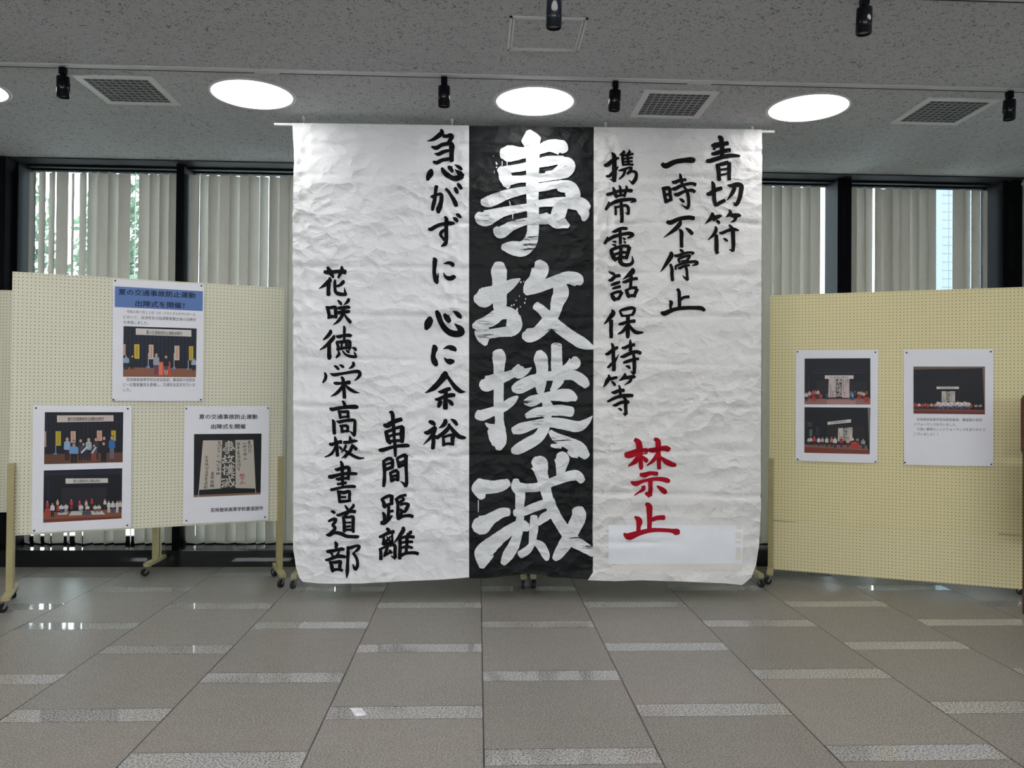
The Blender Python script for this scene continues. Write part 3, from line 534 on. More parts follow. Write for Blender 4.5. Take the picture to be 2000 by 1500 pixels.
 'right_ticket': """1735,3375,21 1753,3365,33 1760,3317,29 1761,3236,29;1684,3311,17 1711,3312,38 1760,3322,29 1803,3330,29;1697,3291,17 1711,3282,10;1685,3250,17 1708,3252,29 1761,3269,29 1820,3279,26;1646,3197,21 1669,3196,27 1761,3226,27 1831,3239,27 1888,3235,14;1719,3172,17 1733,3145,29 1737,3096,27 1741,3058,24;1729,3166,17 1765,3177,26 1803,3188,24;1814,3185,24 1814,3132,26 1816,3063,22;1747,3133,14 1804,3144,14;1747,3096,15 1804,3108,14;1653,2958,21 1674,2958,29 1716,2987,27 1760,3002,24;1689,3046,14 1700,3022,26 1704,2966,27 1708,2914,26 1720,2872,24;1724,2876,21 1745,2893,24 1784,2912,21;1802,3024,7 1832,3019,26 1875,3029,31 1903,3019,31 1903,2987,29 1893,2935,27 1875,2892,26 1861,2878,21;1861,2878,21 1845,2899,4;1857,3011,24 1840,2969,26 1801,2914,5;1688,2817,16 1691,2798,30 1674,2771,24 1637,2737,2;1696,2774,35 1719,2785,27 1746,2794,24 1754,2790,13;1721,2763,13 1735,2753,20 1745,2742,13;1814,2842,11 1824,2823,24 1807,2800,19 1785,2788,2;1824,2801,22 1851,2801,30 1885,2802,24 1898,2798,11;1860,2788,24 1854,2766,19 1824,2751,2;1712,2718,11 1719,2697,22 1703,2662,22 1660,2620,5;1721,2656,23 1724,2602,27 1725,2547,26 1728,2522,16;1734,2531,13 1743,2532,8;1744,2673,11 1766,2674,20 1805,2691,20 1844,2700,24 1882,2692,11;1816,2732,13 1835,2708,22 1842,2686,26 1845,2631,26 1847,2590,24 1844,2543,22;1842,2541,13 1819,2554,8;1773,2634,7 1789,2626,17 1804,2615,12""",
 'red': """1067,1057,31 1098,1059,44 1155,1080,39 1223,1086,36;1136,1168,26 1163,1142,39 1171,1070,39 1176,1018,28 1182,967,28 1187,955,15;1166,1054,31 1135,1008,31 1088,977,8;1192,1044,15 1218,1018,31 1226,1011,21;1236,1094,21 1270,1091,33 1317,1104,28 1364,1105,36 1385,1094,31;1280,1172,21 1303,1154,36 1307,1071,33 1312,993,26 1315,959,26;1296,1055,26 1265,1014,23 1226,982,10;1322,1045,13 1365,1009,33 1412,988,31 1435,986,21;1177,915,21 1208,912,33 1250,925,26 1302,921,26;1112,863,15 1141,850,31 1198,868,21 1261,882,21 1318,884,26 1371,874,31 1389,866,21;1250,884,31 1251,827,28 1249,765,31;1246,765,31 1220,781,21;1198,830,26 1199,812,26 1167,786,15 1134,765,5;1300,833,10 1334,809,31 1361,789,31 1371,786,15;1220,703,21 1244,682,39 1247,589,31 1245,512,28;1263,589,26 1304,602,28 1354,605,31;1140,610,13 1171,584,41 1167,538,28 1164,502,26;1060,489,15 1097,471,44 1175,496,31 1263,515,26 1352,515,23 1415,509,26 1441,502,41 1462,502,31""",
 'mid_240': """351,3384,41 366,3329,123 376,3267,92 381,3157,86 379,2963,81 387,2756,75 385,2652,75;385,2652,75 365,2583,89 310,2534,96 234,2540,89 169,2545,41;160,3221,68 208,3222,106 311,3231,75 421,3254,62 504,3284,79 587,3272,96 608,3251,55;140,3110,41 171,3083,75 192,3028,82 203,2973,21;174,3104,48 284,3120,51 381,3146,55 491,3173,65 602,3189,48;581,3175,62 630,3148,103 616,3106,89 554,3077,68 485,3065,62;175,3021,75 285,3037,48 382,3046,55 506,3062,55 589,3106,82;18,2867,41 73,2874,75 197,2925,62 341,2962,48 451,2985,55 589,3009,48;576,2995,75 652,2982,89 673,2927,96 660,2872,55;-15,2770,55 40,2750,103 177,2801,62 349,2838,48 452,2868,48 590,2877,68 729,2866,89 785,2839,48;722,2859,68 757,2797,68 751,2749,27;116,2675,41 151,2649,75 233,2698,62 343,2735,48 488,2758,75;591,2850,89 570,2794,96 578,2739,82 640,2705,34;481,2758,48 564,2738,96 640,2705,27;94,3202,5 98,3199,5;115,3158,7 122,3144,11;118,3122,11 121,3122,11;103,3096,4 104,3078,4;160,3166,5 159,3131,5;194,3173,5 196,3132,5;214,2877,8 225,2836,7;239,2781,7 238,2747,5""",
 'mid_490': """143,2421,65 143,2377,100 147,2302,91 150,2194,91 151,2107,86;-22,2170,54 26,2176,124 112,2215,97 198,2259,75 252,2292,48 295,2317,11;-37,1975,32 12,1971,91 34,1895,86 51,1842,27;-10,1984,54 82,2015,81 151,2064,81 211,2070,81 254,2044,81;254,2044,86 255,1979,102 233,1930,65;45,1912,65 136,1929,59 233,1941,70;424,2441,48 441,2393,108 409,2316,91 371,2262,91 339,2218,43;339,2239,70 420,2257,70 528,2296,70 637,2330,81 708,2315,86 735,2294,43;577,2286,81 591,2221,102 567,2156,86 546,2074,70 493,2003,86 423,1932,81 358,1910,91 325,1909,48;410,2127,54 454,2095,59 520,2025,70 585,1966,75 667,1908,75 749,1860,75 826,1828,27;298,2293,11 303,2294,11;320,2298,8 323,2298,8;335,2174,12 338,2174,12;328,2146,12 332,2146,12;234,2124,11 238,2125,11;251,2131,11 254,2131,11;267,2163,8 270,2163,8;290,2194,8 292,2194,8;278,2106,9 273,2087,13;298,2117,9 301,2117,9""",
 'mid_670': """140,1790,70 150,1749,88 150,1678,70 148,1561,65 150,1384,62 156,1296,56 157,1237,76 158,1149,88 152,1096,41;169,1237,59 92,1255,35 57,1278,12;92,1231,47 122,1190,82 140,1137,70;25,1565,53 60,1560,100 148,1596,76 242,1632,53 277,1656,59;288,1697,23 289,1650,88 336,1651,47 383,1680,6;-3,1342,59 33,1336,70 115,1366,59 185,1396,59 243,1438,53 284,1473,18;438,1793,47 447,1752,88 460,1664,76 449,1563,70 449,1504,47;562,1842,70 563,1771,70 566,1682,76 579,1594,70 532,1517,29;696,1754,35 690,1719,88 637,1689,41 590,1671,23;254,1526,47 296,1538,82 384,1580,82 472,1616,59 561,1623,65 679,1630,65 751,1589,70 781,1554,47;338,1433,35 385,1439,70 473,1469,53 562,1482,70 651,1482,82 704,1459,35;350,1333,35 415,1357,59 504,1369,65 592,1376,70 675,1365,65;473,1457,35 503,1399,70 498,1328,53;257,1226,47 316,1244,70 416,1274,53 504,1287,59 593,1281,70 712,1259,70 777,1288,47 824,1336,6;504,1310,35 481,1251,65 434,1180,70 358,1133,76 282,1091,65 252,1085,41;522,1222,29 564,1181,59 653,1140,76 731,1099,88 784,1047,53;529,1122,18 559,1119,29 600,1113,23;654,1081,23 683,1058,35 719,1040,15""",
 'mid_880': """21,873,38 15,816,95 35,746,45;15,828,95 110,822,83 174,835,76 222,855,51;10,727,6 10,644,5;11,587,64 30,549,121 100,594,76 176,638,64 226,645,51;39,251,38 51,334,121 70,378,108 164,461,83 228,511,70 284,562,38;276,874,38 282,829,70 308,779,64 306,690,57 310,607,51 298,512,57 267,410,70 223,334,70 191,277,38;276,829,57 365,817,57 461,830,57 557,868,57 653,901,64 717,907,64 755,869,45;594,1060,57 607,1028,95 601,958,64 595,913,51;408,1014,57 441,989,115 460,925,83 473,875,76 493,798,70 513,728,64;519,728,64 546,652,70 610,544,70 688,448,83 753,404,70 840,353,57;271,639,45 328,645,51 405,677,57 481,703,57 545,709,51;408,613,45 409,543,57 403,473,51 394,410,38;335,575,38 342,543,70 368,518,25;394,410,38 363,372,51 312,340,51;420,429,38 464,397,57 497,334,51 504,302,25;527,633,51 476,601,57 444,556,19;725,665,76 732,608,95 688,512,89 637,416,83 586,340,64 561,308,38""",
}
SHEETS = {'left': ([(-1.338, 3.408), (-1.324, 3.152), (-1.33, 2.75), (-1.319, 2.094), (-1.303, 1.003), (-1.3, 0.387), (-1.281, 0.261), (-1.258, 0.177)], [(-0.081, 3.418), (-0.052, 0.175)], [(-1.258, 0.177), (-1.233, 0.145), (-1.125, 0.134), (-0.837, 0.133), (-0.475, 0.15), (-0.22, 0.161), (-0.052, 0.175)]), 'mid': ([(-0.081, 3.418), (-0.052, 0.168)], [(0.822, 3.428), (0.83, 1.751), (0.834, 0.159)], [(-0.052, 0.168), (0.072, 0.168), (0.182, 0.182), (0.347, 0.2), (0.439, 0.196), (0.55, 0.174), (0.698, 0.167), (0.834, 0.159)]), 'right': ([(0.822, 3.428), (0.83, 1.751), (0.838, 0.21), (0.801, 0.155)], [(2.056, 3.437), (2.06, 1.764), (2.062, 0.647), (2.052, 0.424), (2.034, 0.275), (1.997, 0.172)], [(0.801, 0.155), (0.994, 0.148), (1.18, 0.155), (1.366, 0.147), (1.666, 0.135), (1.816, 0.128), (1.929, 0.116), (1.997, 0.172)])}
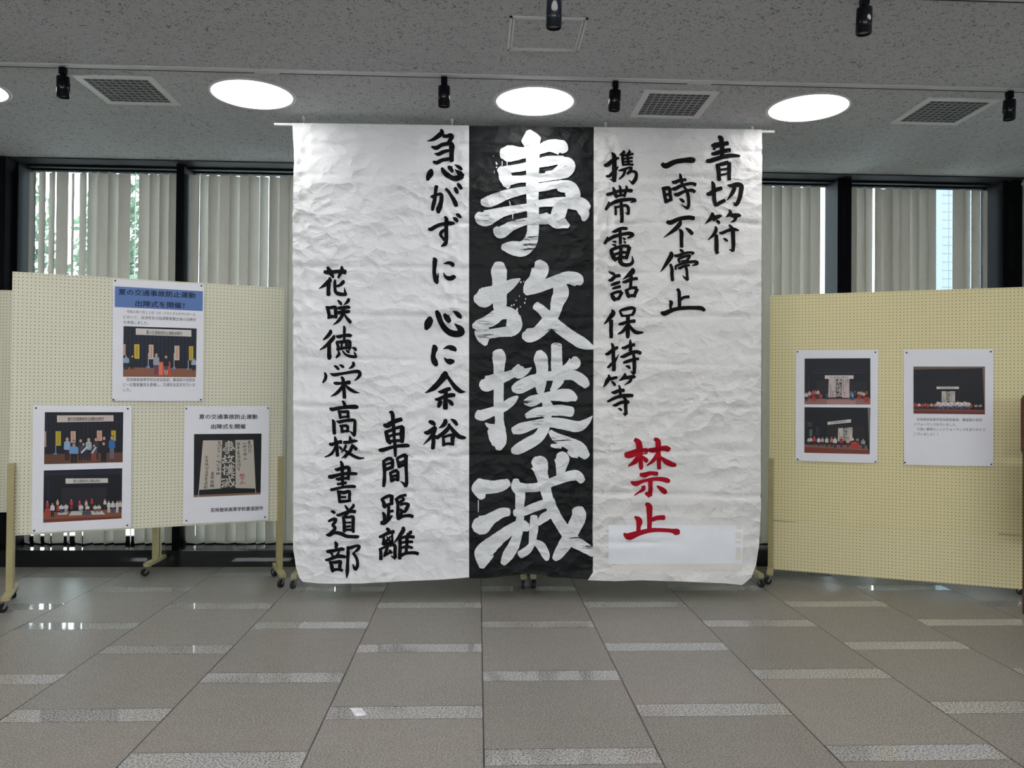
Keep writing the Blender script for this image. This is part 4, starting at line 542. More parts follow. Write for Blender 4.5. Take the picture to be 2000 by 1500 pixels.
PRINTS = {
 'blue':{'corners': [(5964,22995),(12157,23002),(12177,14145),(6039,14156)],'pins': [(6131,22876),(11960,22873),(6121,14249),(12021,14272)],'photos': [['stage_photo',[(6713,19597),(11659,19629),(11656,15960),(6729,15923)],(24,28,44),[((34,40,58),[(6847,19424),(6926,19427),(6959,16682),(6881,16680)]),((34,40,58),[(7112,19435),(7191,19438),(7224,16688),(7145,16686)]),((34,40,58),[(7378,19446),(7457,19449),(7491,16693),(7411,16692)]),((34,40,58),[(7645,19457),(7724,19460),(7758,16699),(7678,16697)]),((34,40,58),[(7913,19468),(7993,19471),(8026,16705),(7946,16703)]),((34,40,58),[(8182,19479),(8262,19482),(8295,16710),(8215,16709)]),((34,40,58),[(8452,19490),(8532,19493),(8566,16716),(8485,16715)]),((34,40,58),[(8723,19501),(8803,19504),(8837,16722),(8756,16720)]),((34,40,58),[(8995,19512),(9076,19515),(9109,16728),(9028,16726)]),((34,40,58),[(9268,19523),(9349,19526),(9383,16734),(9301,16732)]),((34,40,58),[(9542,19534),(9624,19538),(9657,16739),(9575,16738)]),((34,40,58),[(9817,19546),(9899,19549),(9933,16745),(9851,16744)]),((34,40,58),[(10094,19557),(10176,19560),(10209,16751),(10127,16749)]),((34,40,58),[(10371,19568),(10454,19572),(10487,16757),(10404,16755)]),((34,40,58),[(10649,19580),(10732,19583),(10766,16763),(10683,16761)]),((34,40,58),[(10929,19591),(11012,19594),(11045,16769),(10962,16767)]),((34,40,58),[(11209,19603),(11293,19606),(11326,16775),(11243,16773)]),((34,40,58),[(11491,19614),(11575,19618),(11608,16781),(11524,16779)]),((138,92,72),[(6729,16618),(11656,16597),(11656,15960),(6729,15923)]),((214,208,204),[(7522,19472),(11294,19491),(11300,18999),(7527,19004)]),((196,172,150),[(6729,18286),(6861,18291),(6871,17475),(6735,17472)]),((200,120,90),[(6773,18190),(6816,18191),(6817,18122),(6773,18121)]),((200,120,90),[(6774,18081),(6817,18083),(6818,18013),(6775,18012)]),((200,120,90),[(6775,17973),(6819,17974),(6819,17905),(6776,17903)]),((200,120,90),[(6777,17864),(6820,17865),(6821,17796),(6777,17795)]),((200,120,90),[(6778,17755),(6821,17757),(6822,17687),(6779,17686)]),((200,120,90),[(6779,17647),(6823,17648),(6823,17579),(6780,17578)]),((190,178,60),[(7428,18301),(7778,18313),(7791,17252),(7441,17243)]),((190,120,40),[(7548,18178),(7660,18182),(7661,18092),(7549,18088)]),((190,120,40),[(7550,18037),(7662,18040),(7663,17950),(7551,17947)]),((190,120,40),[(7552,17896),(7664,17899),(7665,17809),(7553,17806)]),((190,120,40),[(7553,17754),(7665,17758),(7667,17668),(7554,17664)]),((190,120,40),[(7555,17613),(7667,17616),(7668,17526),(7556,17523)]),((190,120,40),[(7557,17472),(7669,17475),(7670,17385),(7558,17382)]),((200,180,166),[(8400,18301),(8715,18311),(8728,17235),(8413,17228)]),((205,120,96),[(8509,18175),(8609,18179),(8610,18087),(8510,18084)]),((205,120,96),[(8510,18032),(8611,18035),(8612,17944),(8511,17941)]),((205,120,96),[(8512,17889),(8613,17892),(8614,17801),(8513,17798)]),((205,120,96),[(8514,17746),(8614,17749),(8616,17657),(8515,17654)]),((205,120,96),[(8515,17603),(8616,17605),(8617,17514),(8517,17511)]),((205,120,96),[(8517,17459),(8618,17462),(8619,17371),(8518,17368)]),((204,186,172),[(10139,18276),(10476,18287),(10489,17206),(10151,17198)]),((210,120,96),[(10255,18150),(10363,18153),(10364,18062),(10256,18058)]),((210,120,96),[(10257,18006),(10365,18009),(10366,17918),(10258,17914)]),((210,120,96),[(10258,17862),(10366,17865),(10367,17774),(10259,17771)]),((210,120,96),[(10260,17718),(10368,17721),(10369,17630),(10261,17627)]),((210,120,96),[(10262,17575),(10370,17577),(10371,17486),(10263,17483)]),((210,120,96),[(10263,17431),(10371,17433),(10372,17342),(10264,17339)]),((182,172,64),[(11134,18279),(11446,18289),(11458,17221),(11146,17214)]),((196,120,44),[(11241,18155),(11341,18158),(11342,18067),(11242,18064)]),((196,120,44),[(11243,18012),(11343,18015),(11344,17925),(11244,17922)]),((196,120,44),[(11245,17870),(11344,17873),(11345,17782),(11246,17780)]),((196,120,44),[(11246,17728),(11346,17731),(11347,17640),(11247,17637)]),((196,120,44),[(11248,17586),(11348,17589),(11349,17498),(11249,17495)]),((196,120,44),[(11250,17444),(11349,17446),(11350,17356),(11251,17353)]),((200,204,210),[(8357,17676),(8393,17677),(8405,16713),(8368,16712)]),((200,204,210),[(10093,17725),(10130,17726),(10143,16668),(10105,16668)]),((200,204,210),[(11086,17220),(11124,17221),(11130,16648),(11092,16647)]),((90,150,200),[(8217,16588),(8306,16731),(8470,16734),(8509,16574)]),((90,150,200),[(9987,16564),(10060,16699),(10210,16702),(10249,16557)]),((110,140,170),[(10984,16522),(11058,16667),(11153,16648),(11174,16505)]),((196,80,64),[(8741,17042),(9869,17089),(9911,16034),(8753,16055)]),((226,120,96),[(9091,16990),(9350,16996),(9361,16086),(9102,16081)]),((70,74,96),[(8773,16872),(9067,16878),(9061,16061),(8953,16059),(8922,16712),(8906,16058),(8798,16056)]),((150,160,176),[(8835,17445),(8990,17449),(9108,17337),(9133,16880),(9075,16813),(8766,16806),(8707,16870),(8721,17328)]),((30,24,24),[(9034,17597),(8999,17492),(8913,17447),(8825,17488),(8788,17590),(8823,17695),(8909,17741),(8997,17700)]),((196,150,130),[(9012,17556),(8984,17464),(8913,17424),(8841,17460),(8811,17550),(8839,17642),(8910,17682),(8981,17646)]),((52,84,104),[(9447,16796),(9718,16802),(9713,16051),(9612,16049),(9584,16649),(9570,16049),(9470,16047)]),((30,32,44),[(9504,17322),(9647,17325),(9756,17223),(9779,16803),(9726,16742),(9440,16736),(9386,16794),(9399,17214)]),((30,24,24),[(9688,17461),(9656,17365),(9576,17323),(9495,17361),(9461,17455),(9493,17552),(9573,17593),(9653,17556)]),((196,150,130),[(9667,17423),(9641,17339),(9576,17303),(9510,17336),(9482,17418),(9508,17503),(9573,17539),(9639,17506)]),((206,160,140),[(9449,16460),(9549,16462),(9565,16089),(9509,16088)]),((206,160,140),[(9616,16463),(9712,16465),(9687,16091),(9613,16090)]),((36,40,56),[(6758,16956),(7054,16963),(7045,16445),(6935,16443),(6907,16856),(6889,16442),(6779,16440)]),((140,165,195),[(6823,17319),(6979,17323),(7098,17254),(7121,16964),(7063,16922),(6750,16914),(6729,16954),(6729,17244)]),((30,24,24),[(6977,17416),(6955,17350),(6901,17321),(6847,17347),(6824,17412),(6845,17479),(6899,17507),(6954,17481)]),((196,150,130),[(6963,17390),(6946,17332),(6902,17307),(6857,17330),(6838,17387),(6855,17445),(6900,17470),(6944,17447)]),((30,32,44),[(7188,16986),(7462,16992),(7453,16493),(7353,16491),(7326,16889),(7309,16490),(7209,16488)]),((34,34,46),[(7249,17336),(7393,17340),(7502,17273),(7523,16994),(7469,16952),(7182,16946),(7127,16984),(7142,17264)]),((30,24,24),[(7394,17430),(7373,17366),(7321,17338),(7268,17363),(7245,17426),(7266,17490),(7319,17517),(7371,17493)]),((196,150,130),[(7381,17404),(7364,17348),(7321,17324),(7278,17346),(7259,17401),(7276,17457),(7319,17481),(7362,17459)]),((36,40,52),[(11375,16909),(11649,16915),(11640,16453),(11539,16451),(11513,16820),(11495,16450),(11394,16448)]),((150,172,200),[(11436,17234),(11580,17238),(11656,17176),(11656,16917),(11656,16879),(11368,16872),(11314,16908),(11328,17167)]),((30,24,24),[(11578,17321),(11557,17261),(11508,17236),(11457,17259),(11436,17317),(11456,17377),(11506,17402),(11556,17379)]),((196,150,130),[(11565,17297),(11549,17245),(11508,17223),(11467,17243),(11449,17295),(11465,17346),(11506,17369),(11547,17348)])],[('夏の交通事故防止運動出陣式',(8214,19199),(10654,19183),289,(40,42,60),0)],[]]],'text': [('夏の交通事故防止運動',(6357,22079),(11538,22106),439,(18,24,60),1),('出陣式を開催！',(7474,21295),(10781,21301),442,(18,24,60),1),('令和８年７月１１日（土）パストラルかぞ小ホール',(6909,20667),(11572,20668),239,(52,54,62),0),('において、加須市及び加須警察署主催の出陣式',(6703,20265),(11613,20284),245,(52,54,62),0),('を実施しました。',(6708,19882),(8359,19883),246,(52,54,62),0),('花咲徳栄高等学校伝統芸能部、書道部の両部長',(6946,15707),(11601,15753),263,(48,50,60),0),('に一日警察署長を委嘱し、交通安全宣言を行いま',(6736,15327),(11587,15383),262,(48,50,60),0),('した。',(6752,14962),(7260,14967),262,(48,50,60),0)],'band': ([(6110,22466),(12062,22465),(12072,20963),(6121,20962)],(92,124,182))},
